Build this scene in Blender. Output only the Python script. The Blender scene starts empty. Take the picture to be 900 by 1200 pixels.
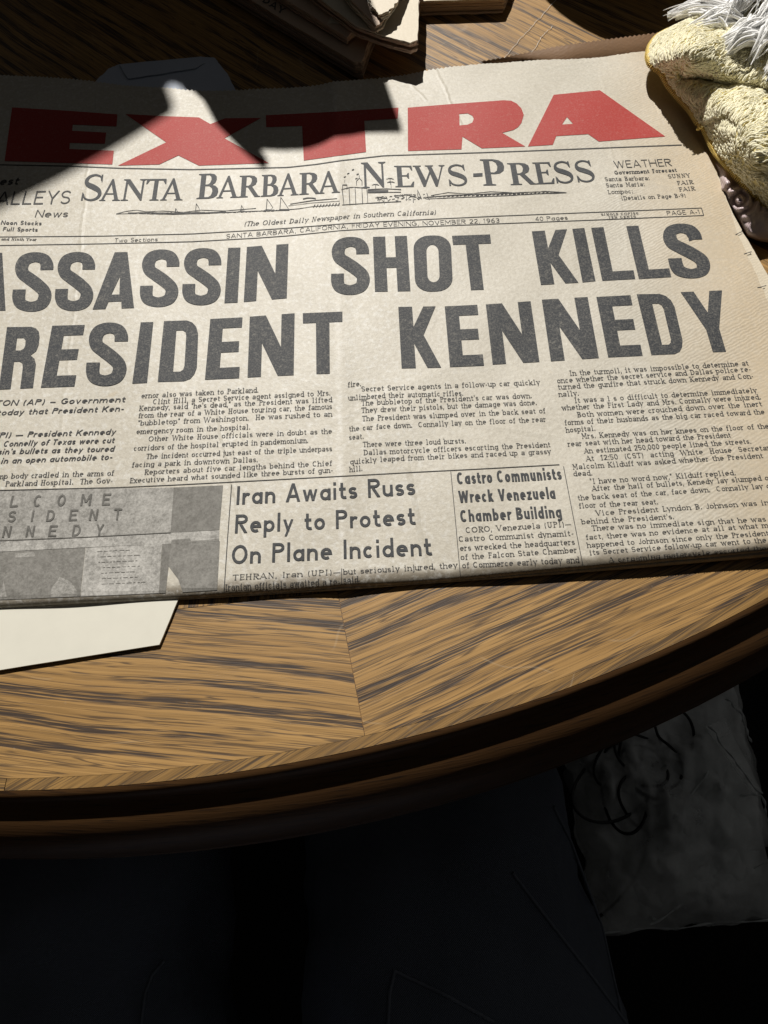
import bpy, bmesh, math, random
import numpy as np
from mathutils import Matrix, Vector, noise
random.seed(7); RNG = np.random.default_rng(7)
sc = bpy.context.scene
COL = sc.collection

# ------------------------------------------------------------------ camera
F, W0, H0 = 830.0, 900.0, 1200.0
CH = 0.28                                   # camera height above the table top
DH = np.array([0.9985517491536683, -0.05167161025165888, -0.014980287516600476])
DV = np.array([-0.0398023633576017, -0.8968799209912917, 0.4404794878241255])
UP = np.array([-0.036195803503014004, -0.4392453209957451, -0.8976376840307654])
camd = bpy.data.cameras.new("camera"); cam = bpy.data.objects.new("camera", camd); COL.objects.link(cam)
camd.sensor_fit = 'HORIZONTAL'; camd.sensor_width = 36; camd.lens = 36 * F / W0
camd.clip_start = 0.01; camd.clip_end = 50
cam.matrix_world = Matrix(((DH[0], -DH[1], -DH[2], 0), (DV[0], -DV[1], -DV[2], 0), (UP[0], -UP[1], -UP[2], CH), (0, 0, 0, 1)))
sc.camera = cam
# ------------------------------------------------------------------ world, sunlight, exposure
wd = bpy.data.worlds.new("World"); sc.world = wd; wd.use_nodes = True
bg = wd.node_tree.nodes['Background']
bg.inputs['Color'].default_value = (1.0, 0.98, 0.95, 1); bg.inputs['Strength'].default_value = 0.021
SUN = Vector((0.15, -0.92, -1.0)).normalized()          # the way the light travels
wt = wd.node_tree; wc = wt.nodes.new('ShaderNodeTexCoord'); wdot = wt.nodes.new('ShaderNodeVectorMath'); wdot.operation = 'DOT_PRODUCT'
wdot.inputs[1].default_value = Vector((.55, .55, .63)).normalized(); wt.links.new(wc.outputs['Generated'], wdot.inputs[0])
wr = wt.nodes.new('ShaderNodeMapRange'); wr.inputs['From Min'].default_value = .15; wr.inputs['From Max'].default_value = .95; wr.inputs['To Min'].default_value = .0085; wr.inputs['To Max'].default_value = .062
wt.links.new(wdot.outputs['Value'], wr.inputs['Value']); wt.links.new(wr.outputs['Result'], bg.inputs['Strength'])
sl = bpy.data.lights.new("window_sunlight", 'SPOT'); so = bpy.data.objects.new("window_sunlight", sl); COL.objects.link(so)
sl.energy = 2250; sl.color = (1.0, 0.965, 0.91); sl.shadow_soft_size = 0.028; sl.spot_size = math.radians(24); sl.spot_blend = 0.2
LAMP = Vector((0, 0.25, 0)) - SUN * 6.0
so.location = LAMP
so.rotation_euler = SUN.to_track_quat('-Z', 'Y').to_euler()
sc.view_settings.view_transform = 'Standard'; sc.view_settings.look = 'None'
sc.view_settings.exposure = 0; sc.view_settings.gamma = 1
sc.cycles.max_bounces = 8; sc.cycles.transparent_max_bounces = 16

# ------------------------------------------------------------------ measuring: photo pixel + height -> place
def un(P, z):
    P = np.asarray(P, float).reshape(-1, 2); z = np.broadcast_to(np.asarray(z, float), (len(P),))
    d = np.c_[P[:, 0] - 450, P[:, 1] - 600, np.full(len(P), F)]
    t = (CH - z) / -(d @ UP)
    p = d * t[:, None]
    return np.c_[p @ DH, p @ DV]
def at(px, py, z=0.0):
    p = un([(px, py)], z)[0]; return Vector((p[0], p[1], z))
def ats(pts, z): return [tuple(p) for p in un(pts, z)]

# ------------------------------------------------------------------ helpers
def mesh(name, verts, faces, mat, parent=None, smooth=False, mats=None, midx=None):
    me = bpy.data.meshes.new(name)
    me.from_pydata([tuple(v) for v in verts], [], [tuple(f) for f in faces])
    for m in (mats or [mat]): me.materials.append(m)
    if midx is not None: me.polygons.foreach_set('material_index', midx)
    if smooth: me.polygons.foreach_set('use_smooth', [True] * len(me.polygons))
    me.update()
    o = bpy.data.objects.new(name, me); COL.objects.link(o)
    if parent: o.parent = parent
    return o
def bmobj(name, bm, mat, parent=None, smooth=False):
    me = bpy.data.meshes.new(name); bm.normal_update(); bm.to_mesh(me); bm.free(); me.materials.append(mat)
    if smooth: me.polygons.foreach_set('use_smooth', [True] * len(me.polygons))
    o = bpy.data.objects.new(name, me); COL.objects.link(o)
    if parent: o.parent = parent
    return o
def thing(name, label, cat, group=None):
    o = bpy.data.objects.new(name, None); COL.objects.link(o); o.empty_display_size = 0.02
    return tag(o, label, cat, group)
def tag(o, label, cat, group=None):
    o['label'] = label; o['category'] = cat
    if group: o['group'] = group
    return o
def struct(o): o['kind'] = 'structure'; return o
def tubes(paths, radii, sides=4):
    """paths: list of Nx3 arrays, radii: list of N arrays -> verts, faces"""
    V, Fc, n0 = [], [], 0
    for P, R in zip(paths, radii):
        P = np.asarray(P, float); n = len(P)
        T = np.gradient(P, axis=0); T /= np.linalg.norm(T, axis=1)[:, None] + 1e-12
        a = np.array([0.31, 0.17, 0.93]); A = np.cross(T, a); A /= np.linalg.norm(A, axis=1)[:, None] + 1e-12
        B = np.cross(T, A)
        for k in range(sides):
            w = 2 * math.pi * k / sides
            V.append(P + (A * math.cos(w) + B * math.sin(w)) * np.asarray(R)[:, None])
        for k in range(sides):
            k2 = (k + 1) % sides
            for i in range(n - 1):
                Fc.append((n0 + k * n + i, n0 + k2 * n + i, n0 + k2 * n + i + 1, n0 + k * n + i + 1))
        Fc.append([n0 + k * n for k in range(sides)]); Fc.append([n0 + k * n + n - 1 for k in range(sides)][::-1])
        n0 += n * sides
    return np.concatenate(V), Fc
def nz(x, y, z=0.0): return noise.noise(Vector((x, y, z)))

# ------------------------------------------------------------------ materials
class NT:
    def __init__(s, name):
        s.m = bpy.data.materials.new(name); s.m.use_nodes = True
        s.t = s.m.node_tree; s.b = s.t.nodes['Principled BSDF']; s.tc = s.n('ShaderNodeTexCoord')
    def n(s, typ, **kw):
        x = s.t.nodes.new(typ)
        for k, v in kw.items(): setattr(x, k, v)
        return x
    def l(s, a, b): s.t.links.new(a, b)
    def set(s, node, key, val):
        if hasattr(val, 'is_output') or isinstance(val, bpy.types.NodeSocket): s.l(val, node.inputs[key])
        else: node.inputs[key].default_value = val
    def map(s, scale, rot=(0, 0, 0), src=None):
        q = s.n('ShaderNodeMapping'); s.l(src or s.tc.outputs['Object'], q.inputs['Vector'])
        q.inputs['Scale'].default_value = scale; q.inputs['Rotation'].default_value = rot
        return q.outputs[0]
    def noise(s, vec, scale, detail=3, rough=.55, dist=0.0):
        q = s.n('ShaderNodeTexNoise'); s.l(vec, q.inputs['Vector'])
        q.inputs['Scale'].default_value = scale; q.inputs['Detail'].default_value = detail
        q.inputs['Roughness'].default_value = rough; q.inputs['Distortion'].default_value = dist
        return q.outputs['Fac']
    def ramp(s, fac, *stops):
        q = s.n('ShaderNodeValToRGB'); s.l(fac, q.inputs[0]); e = q.color_ramp.elements
        while len(e) < len(stops): e.new(.5)
        for i, (p, c) in enumerate(stops):
            e[i].position = p; e[i].color = (c, c, c, 1) if not hasattr(c, '__len__') else (*c, 1)
        return q.outputs[0]
    def mix(s, fac, a, b, mode='MIX'):
        q = s.n('ShaderNodeMix', data_type='RGBA', blend_type=mode)
        for key, v in ((0, fac), (6, a), (7, b)):
            if isinstance(v, bpy.types.NodeSocket): s.l(v, q.inputs[key])
            elif key == 0: q.inputs[0].default_value = v
            else: q.inputs[key].default_value = (*v, 1)
        return q.outputs[2]
    def math(s, op, a, b=0.0, c=0.0, clamp=False):
        q = s.n('ShaderNodeMath', operation=op, use_clamp=clamp)
        for i, v in enumerate((a, b, c)):
            if isinstance(v, bpy.types.NodeSocket): s.l(v, q.inputs[i])
            else: q.inputs[i].default_value = v
        return q.outputs[0]
    def bump(s, height, strength, dist):
        q = s.n('ShaderNodeBump'); s.l(height, q.inputs['Height'])
        q.inputs['Strength'].default_value = strength; q.inputs['Distance'].default_value = dist
        s.l(q.outputs[0], s.b.inputs['Normal']); return q
    def out(s, color=None, rough=.6, spec=.5, **kw):
        if color is not None: s.set(s.b, 'Base Color', color if isinstance(color, bpy.types.NodeSocket) else (*color, 1))
        s.set(s.b, 'Roughness', rough); s.set(s.b, 'Specular IOR Level', spec)
        for k, v in kw.items(): s.set(s.b, k, v)
        return s.m

def xyz(t):
    q = t.n('ShaderNodeSeparateXYZ'); t.l(t.tc.outputs['Object'], q.inputs[0]); return q.outputs

def oak(name, light, mid, dark, streak=1.0, gloss=.36, fine=1.0):
    t = NT(name); o = t.tc.outputs['Object']
    w1 = t.noise(t.map((3.2, 7, 1)), 1.0, 2)
    w2 = t.noise(t.map((16, 34, 1)), 1.0, 2)
    x = t.n('ShaderNodeSeparateXYZ'); t.l(o, x.inputs[0])
    y = t.math('MULTIPLY_ADD', w1, .016, x.outputs[1]); y = t.math('MULTIPLY_ADD', w2, .0022, y)
    c = t.n('ShaderNodeCombineXYZ'); t.l(x.outputs[0], c.inputs[0]); t.l(y, c.inputs[1]); g = c.outputs[0]
    def contour(sx, sy, wid, off=.5, det=2):                              # thin flowing lines: level sets of a stretched noise
        q = t.noise(t.map((sx, sy, 1), src=g), 1.0, det, .5)
        return t.ramp(t.math('MULTIPLY', t.math('ABSOLUTE', t.math('SUBTRACT', q, off)), 1 / wid), (.25, 1), (1, 0))
    wob = t.noise(t.map((5, 26, 1), src=g), 1.0, 2, .5); amp = t.noise(t.map((6, 70, 1), src=g), 1.0, 1.5, .5)
    ph_ = t.math('MULTIPLY_ADD', wob, 9.0, t.math('MULTIPLY', y, 2 * math.pi * 108))
    band = t.math('ADD', t.math('MULTIPLY', t.math('SINE', ph_), .13), t.math('MULTIPLY', amp, .92))   # growth rings
    dash = t.noise(t.map((34, 1500, 1), src=g), 1.0, 2, .6)              # open pores: short thin dashes
    brk = t.ramp(t.noise(t.map((30, 300, 1), src=g), 1.0, 2, .6), (.38, 0), (.50, 1))
    fibre = t.noise(t.map((12, 640, 1), src=g), 1.0, 3, .65)
    tone = t.noise(t.map((4, 40, 1), src=g), 1.0, 3)
    col = t.mix(t.ramp(tone, (.3, 0), (.7, 1)), mid, light)
    col = t.mix(t.math('MULTIPLY', t.ramp(fibre, (.38, 1), (.54, 0)), .55 * fine), col, tuple(v * .55 for v in mid))
    col = t.mix(t.math('MULTIPLY', t.ramp(fibre, (.56, 0), (.70, 1)), .40), col, tuple(min(1, v * 1.3) for v in light))
    c1 = t.math('MULTIPLY', contour(6, 330, .026), brk); c2 = contour(9, 520, .017, .48); c3 = contour(7, 240, .015, .56)
    thin = t.math('MAXIMUM', c1, t.math('MAXIMUM', t.math('MULTIPLY', c2, .75), c3))
    col = t.mix(t.math('MULTIPLY', thin, .80 * fine), col, tuple(a * .75 + b * .14 for a, b in zip(dark, mid)))
    zone = t.ramp(t.math('MULTIPLY_ADD', t.math('SUBTRACT', dash, .5), .18, band), (.490, 0), (.545, 1))                              # porous early wood gathers the dashes into bands
    inb = t.math('MULTIPLY', zone, t.ramp(dash, (.40, .10), (.52, 1)))
    late = t.math('MULTIPLY', inb, .90 * streak)
    col = t.mix(late, col, dark)
    fleck = t.math('MULTIPLY', t.ramp(dash, (.60, 0), (.66, 1)), .60 * fine)
    col = t.mix(fleck, col, tuple(a * .8 + b * .12 for a, b in zip(dark, mid)))
    dust = t.ramp(t.noise(o, 420, 2), (.70, 0), (.78, 1))
    col = t.mix(t.math('MULTIPLY', dust, .12), col, (.45, .42, .38))
    scr = t.ramp(t.math('MULTIPLY', t.math('ABSOLUTE', t.math('SUBTRACT', t.noise(o, 13, 1.5), .5)), 260.0), (.3, 1), (1, 0))
    scr = t.math('MULTIPLY', scr, t.ramp(t.noise(o, 31, 2), (.54, 0), (.6, 1)))
    col = t.mix(t.math('MULTIPLY', scr, .11), col, (.62, .52, .38))
    hgt = t.math('SUBTRACT', 1.0, t.math('ADD', fleck, t.math('MULTIPLY', late, .5)))
    t.bump(hgt, .16, .0003)
    rg = t.math('MULTIPLY_ADD', t.noise(o, 40, 3), .14, gloss)
    return t.out(col, rg, .28)
OAK = oak('oak_veneer', (.42, .250, .090), (.325, .182, .060), (.030, .023, .022), gloss=.40)
OAKB = oak('oak_border', (.31, .180, .060), (.23, .128, .040), (.036, .027, .022), fine=1.0, streak=.45, gloss=.40)
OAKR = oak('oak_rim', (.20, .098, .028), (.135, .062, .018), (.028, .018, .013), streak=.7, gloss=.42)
def simple(name, col, rough=.6, spec=.4, nscale=60, amt=.25, bump=0.0, **kw):
    t = NT(name); n = t.noise(t.tc.outputs['Object'], nscale, 4)
    c = t.mix(n, tuple(v * (1 - amt) for v in col), tuple(min(1, v * (1 + amt)) for v in col))
    if bump: t.bump(n, bump, .001)
    return t.out(c, rough, spec, **kw)

XC0 = at(398, 400).x
PAPER_A, PAPER_B = (.590, .552, .468), (.505, .466, .382)
def paper_nodes(t, edge=True):
    o = t.tc.outputs['Object']
    blotch = t.noise(o, 17, 4, .6); fib = t.noise(o, 520, 3, .6); grain = t.noise(o, 1700, 2, .5)
    col = t.mix(t.ramp(blotch, (.3, 0), (.7, 1)), PAPER_B, PAPER_A)
    mott = t.noise(o, 640, 3, .75)
    col = t.mix(t.math('MULTIPLY', t.ramp(mott, (.34, 1), (.52, 0)), .34), col, (.34, .31, .26))
    col = t.mix(t.math('MULTIPLY', t.ramp(mott, (.55, 0), (.70, 1)), .30), col, (.72, .70, .64))
    if edge:
        x = xyz(t)
        # age toning that creeps in from the right-hand and lower edges
        dr = t.math('SUBTRACT', t.math('MULTIPLY_ADD', x[1], .045, .157), x[0])
        dr = t.math('MULTIPLY_ADD', t.noise(o, 34, 4), .020, dr)
        fr = t.ramp(t.math('MULTIPLY', dr, 12.0), (.02, 1), (.65, 0))
        col = t.mix(t.math('MULTIPLY', fr, .70), col, (.55, .425, .265))
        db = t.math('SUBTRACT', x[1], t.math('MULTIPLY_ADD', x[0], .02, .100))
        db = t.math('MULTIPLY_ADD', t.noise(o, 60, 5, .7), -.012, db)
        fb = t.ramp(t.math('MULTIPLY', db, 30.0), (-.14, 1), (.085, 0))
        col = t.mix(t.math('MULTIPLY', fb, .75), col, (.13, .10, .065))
        spot = t.ramp(t.noise(o, 70, 2), (.73, 0), (.79, 1))
        col = t.mix(t.math('MULTIPLY', spot, .28), col, (.50, .36, .17))
        fold = t.math('ABSOLUTE', t.math('SUBTRACT', t.math('MULTIPLY_ADD', t.noise(o, 90, 3), .0024, x[0]), XC0 + .0012))
        fm_ = t.math('MULTIPLY', t.ramp(t.math('MULTIPLY', fold, 300.0), (.0, 1), (.55, 0)), t.ramp(t.noise(o, 150, 4, .7), (.42, 0), (.6, 1)))
        col = t.mix(t.math('MULTIPLY', fm_, .55), col, (.76, .74, .69))
        lm = t.ramp(x[0], (.0, .85), (.05, .2))                          # painted sheen: pale glints over the left half
        speck = t.ramp(t.noise(o, 360, 3, .7), (.50, 0), (.66, 1))
        col = t.mix(t.math('MULTIPLY', speck, t.math('MULTIPLY', lm, .55)), col, (.74, .735, .70))
    col = t.mix(t.math('MULTIPLY', t.ramp(fib, (.42, 1), (.62, 0)), .20), col, (.36, .32, .25))
    col = t.mix(t.math('MULTIPLY', t.ramp(grain, (.35, 1), (.6, 0)), .17), col, (.33, .30, .25))
    return col, fib, blotch
def paper(name, edge=True, tint=None, amt=0.0):
    t = NT(name); col, fib, blotch = paper_nodes(t, edge)
    if tint: col = t.mix(amt, col, tint)
    o = t.tc.outputs['Object']
    wv = t.n('ShaderNodeTexWave'); t.l(t.map((1, 1, 1), (0, 0, math.radians(62))), wv.inputs['Vector'])
    wv.inputs['Scale'].default_value = 190; wv.inputs['Distortion'].default_value = 6; wv.inputs['Detail'].default_value = 2; wv.inputs['Detail Scale'].default_value = .9
    x = xyz(t)
    rip = t.math('MULTIPLY', wv.outputs['Fac'], t.ramp(x[0], (.085, 0), (.135, .20)))
    rip = t.math('MULTIPLY', rip, t.ramp(t.noise(o, 26, 2), (.36, .15), (.6, 1)))
    hgt = t.math('ADD', t.math('MULTIPLY', fib, .45), t.math('ADD', t.math('MULTIPLY', blotch, 1.0), rip))
    crk = t.n('ShaderNodeTexVoronoi', feature='DISTANCE_TO_EDGE'); t.l(t.map((9, 16, 1)), crk.inputs['Vector']); crk.inputs['Scale'].default_value = 1.0
    hgt = t.math('ADD', hgt, t.math('MULTIPLY', t.ramp(crk.outputs['Distance'], (0, 1), (.035, 0)), .25))
    for (ax, ay), (bx_, by_), amp in (((478, 545), (502, 690), .8), ((505, 84), (548, 175), .6), ((700, 85), (735, 330), .15), ((120, 110), (60, 690), .4), ((255, 470), (300, 690), .45), ((470, 92), (500, 130), .7)):
        if not edge: break
        A = at(ax, ay); B = at(bx_, by_); dr = (B - A).normalized(); L = (B - A).length
        q = t.n('ShaderNodeVectorMath', operation='DOT_PRODUCT'); sub = t.n('ShaderNodeVectorMath', operation='SUBTRACT'); t.l(o, sub.inputs[0]); sub.inputs[1].default_value = (A.x, A.y, 0)
        t.l(sub.outputs[0], q.inputs[0]); q.inputs[1].default_value = (-dr.y, dr.x, 0)
        q2 = t.n('ShaderNodeVectorMath', operation='DOT_PRODUCT'); t.l(sub.outputs[0], q2.inputs[0]); q2.inputs[1].default_value = (dr.x, dr.y, 0)
        dd = t.math('ABSOLUTE', t.math('MULTIPLY_ADD', t.math('SUBTRACT', t.noise(o, 40, 3), .5), .006, q.outputs['Value']))
        along = t.ramp(t.math('MULTIPLY', q2.outputs['Value'], 1 / L), (0, 0), (.08, 1), (.9, 1), (1, 0))
        hgt = t.math('ADD', hgt, t.math('MULTIPLY', t.math('MULTIPLY', t.ramp(t.math('MULTIPLY', dd, 420.0), (0, 1), (.6, 0)), along), amp * 1.6))
    t.bump(hgt, .34, .00085)
    return t.out(col, .52, .40)
PAPER = paper('newsprint')
PAPER_BROWN = paper('newsprint_browned', False, (.25, .125, .048), .90)
PAPER_STACK = paper('newsprint_tanned', False, (.50, .34, .23), .78)
PAPER_CREAM = paper('newsprint_cream', False, (.66, .56, .40), .55)
def ink(name, col, show=.35, bloom=True):
    t = NT(name); pc, fib, bl = paper_nodes(t, False); o = t.tc.outputs['Object']
    a = t.ramp(t.noise(o, 1200, 3, .75), (.46, 0), (.68, 1)); b = t.ramp(t.noise(o, 420, 4, .75), (.55, 0), (.74, 1))
    m = t.math('MULTIPLY', t.math('ADD', t.math('MULTIPLY', a, .55), t.math('MULTIPLY', b, .65)), show, clamp=True)
    c = t.mix(m, col, pc)
    return t.out(c, .62, .25)
INK = ink('black_ink', (.034, .037, .042), .16)
INK_HEAD = ink('headline_ink', (.027, .030, .035), .36)
INK_TXT = ink('text_ink', (.040, .040, .042), .20)
INK_RED = ink('red_ink', (.37, .034, .027), .20)
def gray(name, v, show):
    t = NT(name); pc, fib, bl = paper_nodes(t, False); o = t.tc.outputs['Object']
    tone = t.noise(o, 75, 4, .7); dots = t.noise(o, 900, 2, .8); mid = t.noise(o, 300, 4, .8)
    k = t.math('ADD', t.math('MULTIPLY', tone, .75), t.math('ADD', t.math('MULTIPLY', dots, .95), t.math('MULTIPLY', mid, .75)))
    a = t.ramp(t.math('MULTIPLY', k, .5), (.48, 0), (.75, 1))
    c = t.mix(a, (v * .50, v * .49, v * .465), (v * 1.55, v * 1.51, v * 1.42))
    c = t.mix(show * .18, c, pc)
    return t.out(c, .6, .28)
G_DARK, G_MID, G_LIGHT = gray('halftone_dark', .110, .9), gray('halftone_mid', .140, .9), gray('halftone_light', .265, .9)

# ------------------------------------------------------------------ table
TC = Vector((-0.13004, 0.70164, 0)); TR = 0.67645
table = thing('round_table', 'large round oak veneer table with mitred grain under the old newspaper', 'table')
def disc(r, n=720, z=0.0):
    bm = bmesh.new()
    vs = [bm.verts.new((TC.x + r * math.cos(2 * math.pi * i / n), TC.y + r * math.sin(2 * math.pi * i / n), z)) for i in range(n)]
    bm.faces.new(vs); return bm
def clip(bm, a, b, keep_left=True, gap=.00012):
    a = Vector((a[0], a[1], 0)); b = Vector((b[0], b[1], 0)); d = (b - a).normalized(); nrm = Vector((-d.y, d.x, 0))
    if not keep_left: nrm = -nrm
    bmesh.ops.bisect_plane(bm, geom=bm.verts[:] + bm.edges[:] + bm.faces[:], plane_co=a + nrm * gap, plane_no=nrm, clear_inner=True)
def panel(clips, ang):
    bm = disc(TR - .0078)
    for c in clips: clip(bm, *c)
    R = Matrix.Rotation(math.radians(-ang), 4, 'Z'); bmesh.ops.transform(bm, matrix=R, verts=bm.verts)
    o = bmobj('veneer_panel', bm, OAK, table); o.rotation_euler = (0, 0, math.radians(ang)); return o
M0, M1 = at(428, 865), at(395, 690)
mv = (M1 - M0).normalized(); M2 = M0 + mv * .17
L0, L1 = at(207, 714), at(395, 693)
S0, S1 = (-2, .262), (2, .262)
panel([(M0, M1, True), (L0, L1, False)], -9)
panel([(M0, M1, True), (L0, L1, True), (S0, S1, False)], 84)
panel([(M0, M1, False), (S0, S1, False)], 21)
panel([(S0, S1, True)], -46)
bm = disc(TR - .004, z=-.0006); bm2 = None
bmobj('table_core', bm, OAKR, table)
# narrow border band in short curved lengths, each with its own slanting grain
def ring(name, r0, r1, z, a0, a1, mat, n):
    vs, fs = [], []
    for i in range(n + 1):
        a = a0 + (a1 - a0) * i / n
        for r in (r0, r1): vs.append((TC.x + r * math.cos(a), TC.y + r * math.sin(a), z))
    for i in range(n): fs.append((2 * i, 2 * i + 1, 2 * i + 3, 2 * i + 2))
    am = (a0 + a1) / 2; rot = am + math.pi / 2 + math.radians(14)
    piv = Vector((TC.x + r1 * math.cos(am), TC.y + r1 * math.sin(am), 0)); R = Matrix.Rotation(-rot, 3, 'Z')
    o = mesh(name, [R @ (Vector(v) - piv) for v in vs], fs, mat, table); o.location = piv; o.rotation_euler = (0, 0, rot)
    return o
jl = math.atan2(at(3, 935).y - TC.y, at(3, 935).x - TC.x)
step = math.radians(30)
k = 0
while k * step < 2 * math.pi - .02:
    ring('border_band', TR - .0077, TR - .0035, 0, jl + k * step + .0002, jl + min((k + 1) * step, 2 * math.pi) - .0002, OAKB, 60); k += 1
# moulded rim: small lip, shadow groove, bullnose
prof = [(-.0036, -.0001), (-.0020, -.0006), (-.0008, -.0016), (.0, -.0032), (.0005, -.0055), (.0030, -.0074), (.0075, -.0098), (.0112, -.0125), (.0142, -.0158), (.0164, -.0200), (.0182, -.0262), (.0190, -.0340), (.0194, -.0420), (.0194, -.0470), (.0188, -.0490), (.0196, -.0498), (.0198, -.0520), (.012, -.054), (-.01, -.054), (-.03, -.056)]
vs, fs = [], []; N = 900
for i in range(N):
    a = 2 * math.pi * i / N
    for r, z in prof: vs.append((TC.x + (TR + r) * math.cos(a), TC.y + (TR + r) * math.sin(a), z))
m = len(prof)
for i in range(N):
    j = (i + 1) % N
    for q in range(m - 1): fs.append((i * m + q, i * m + q + 1, j * m + q + 1, j * m + q))
def rim_mat():
    t = NT('oak_rim_curved')
    x = xyz(t); dx = t.math('SUBTRACT', x[0], TC.x); dy = t.math('SUBTRACT', x[1], TC.y)
    ang = t.math('ARCTAN2', dy, dx); rad = t.math('SQRT', t.math('ADD', t.math('MULTIPLY', dx, dx), t.math('MULTIPLY', dy, dy)))
    s = t.math('MULTIPLY', ang, TR); v = t.math('ADD', rad, t.math('MULTIPLY', x[2], -.8))
    c = t.n('ShaderNodeCombineXYZ'); t.l(s, c.inputs[0]); t.l(t.math('MULTIPLY_ADD', s, -.10, v), c.inputs[1]); g = c.outputs[0]
    a = t.noise(t.map((5, 150, 1), src=g), 1, 3); p = t.noise(t.map((55, 900, 1), src=g), 1, 2)
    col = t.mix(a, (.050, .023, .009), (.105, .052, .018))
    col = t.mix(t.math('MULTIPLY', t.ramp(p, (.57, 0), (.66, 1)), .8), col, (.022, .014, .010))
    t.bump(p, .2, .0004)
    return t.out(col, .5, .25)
RIM = rim_mat()
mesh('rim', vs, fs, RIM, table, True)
def lathe(name, prof, mat, parent, cx, cy, n=64):
    vs, fs = [], []; m = len(prof)
    for i in range(n):
        a = 2 * math.pi * i / n
        for r, z in prof: vs.append((cx + r * math.cos(a), cy + r * math.sin(a), z))
    for i in range(n):
        j = (i + 1) % n
        for q in range(m - 1): fs.append((i * m + q, j * m + q, j * m + q + 1, i * m + q + 1))
    return mesh(name, vs, fs, mat, parent, True)
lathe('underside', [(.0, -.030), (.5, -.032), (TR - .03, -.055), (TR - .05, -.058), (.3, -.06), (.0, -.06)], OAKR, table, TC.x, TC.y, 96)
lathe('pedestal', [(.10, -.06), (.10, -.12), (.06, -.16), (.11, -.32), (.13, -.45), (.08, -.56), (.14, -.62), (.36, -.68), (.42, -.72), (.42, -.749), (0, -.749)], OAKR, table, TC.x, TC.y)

# floor
fm = simple('dark_carpet', (.016, .015, .014), .95, .1, 240, .5, .3)
struct(mesh('floor', [(-4, -4, -.75), (4, -4, -.75), (4, 5, -.75), (-4, 5, -.75)], [(0, 1, 2, 3)], fm))

# ------------------------------------------------------------------ the newspaper's surface
HB = np.polyfit([-.26, -.2, -.1, 0, .1, .16, .19], [.0062, .0056, .0042, .0046, .0068, .0084, .0092], 3)
YB = np.polyfit(*un([(0, 709), (100, 705), (215, 699.5), (320, 692), (450, 682.5), (560, 675), (640, 669), (760, 659), (900, 647)], .005).T, 2)
XC = at(398, 400).x
def hgt(x, y, round_=True):
    yb = np.polyval(YB, x); v = np.clip((y - yb) / .33, 0, 1.05)
    h = np.polyval(HB, x) * (1 - v) + .0062 * v
    h = h + .0006 * np.exp(-((x - XC) / .0055) ** 2) + .0006 * np.exp(-((x - XC) / .018) ** 2)
    h = h + .0005 * np.sin(x * 46 + y * 9) * np.sin(y * 31 + x * 12 + 1) + .00035 * np.sin(x * 105 - y * 30) * np.sin(y * 64 + 2)
    if round_:
        r = .0040; d = np.clip(y - yb, 0, r)
        h = h - .75 * r * (1 - np.sqrt(np.clip(1 - ((r - d) / r) ** 2, 0, 1)))
    return h
def drape(P, off=0.0):
    P = np.asarray(P, float); z = np.full(len(P), .006)
    for _ in range(6):
        xy = un(P, z); z = .5 * z + .5 * hgt(xy[:, 0], xy[:, 1])
    xy = un(P, z + off)
    return np.c_[xy, z + off]

news = thing('newspaper', 'yellowed folded newspaper with a red EXTRA banner lying open on the table', 'newspaper')
def curve(pts, n):
    pts = np.asarray(pts, float); d = np.r_[0, np.cumsum(np.linalg.norm(np.diff(pts, axis=0), axis=1))]
    s = np.linspace(0, d[-1], n); return np.c_[np.interp(s, d, pts[:, 0]), np.interp(s, d, pts[:, 1])]
TOPE = [(0, 88), (50, 90), (103, 95), (160, 101), (220, 105), (279, 106), (330, 104), (373, 101), (435, 92.5), (476, 86), (501, 82), (573, 74), (620, 71), (664, 70), (702, 67), (765, 60)]
RIGHT = [(765, 60), (800, 125), (822, 164), (835, 191), (846, 222), (853, 242), (863, 274), (872, 296), (888, 334), (900, 362), (955, 500), (1000, 640)]
BOT = [(0, 709), (100, 705), (215, 699.5), (320, 692), (450, 682.5), (560, 675), (640, 669), (760, 659), (900, 647), (1000, 640)]
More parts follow.
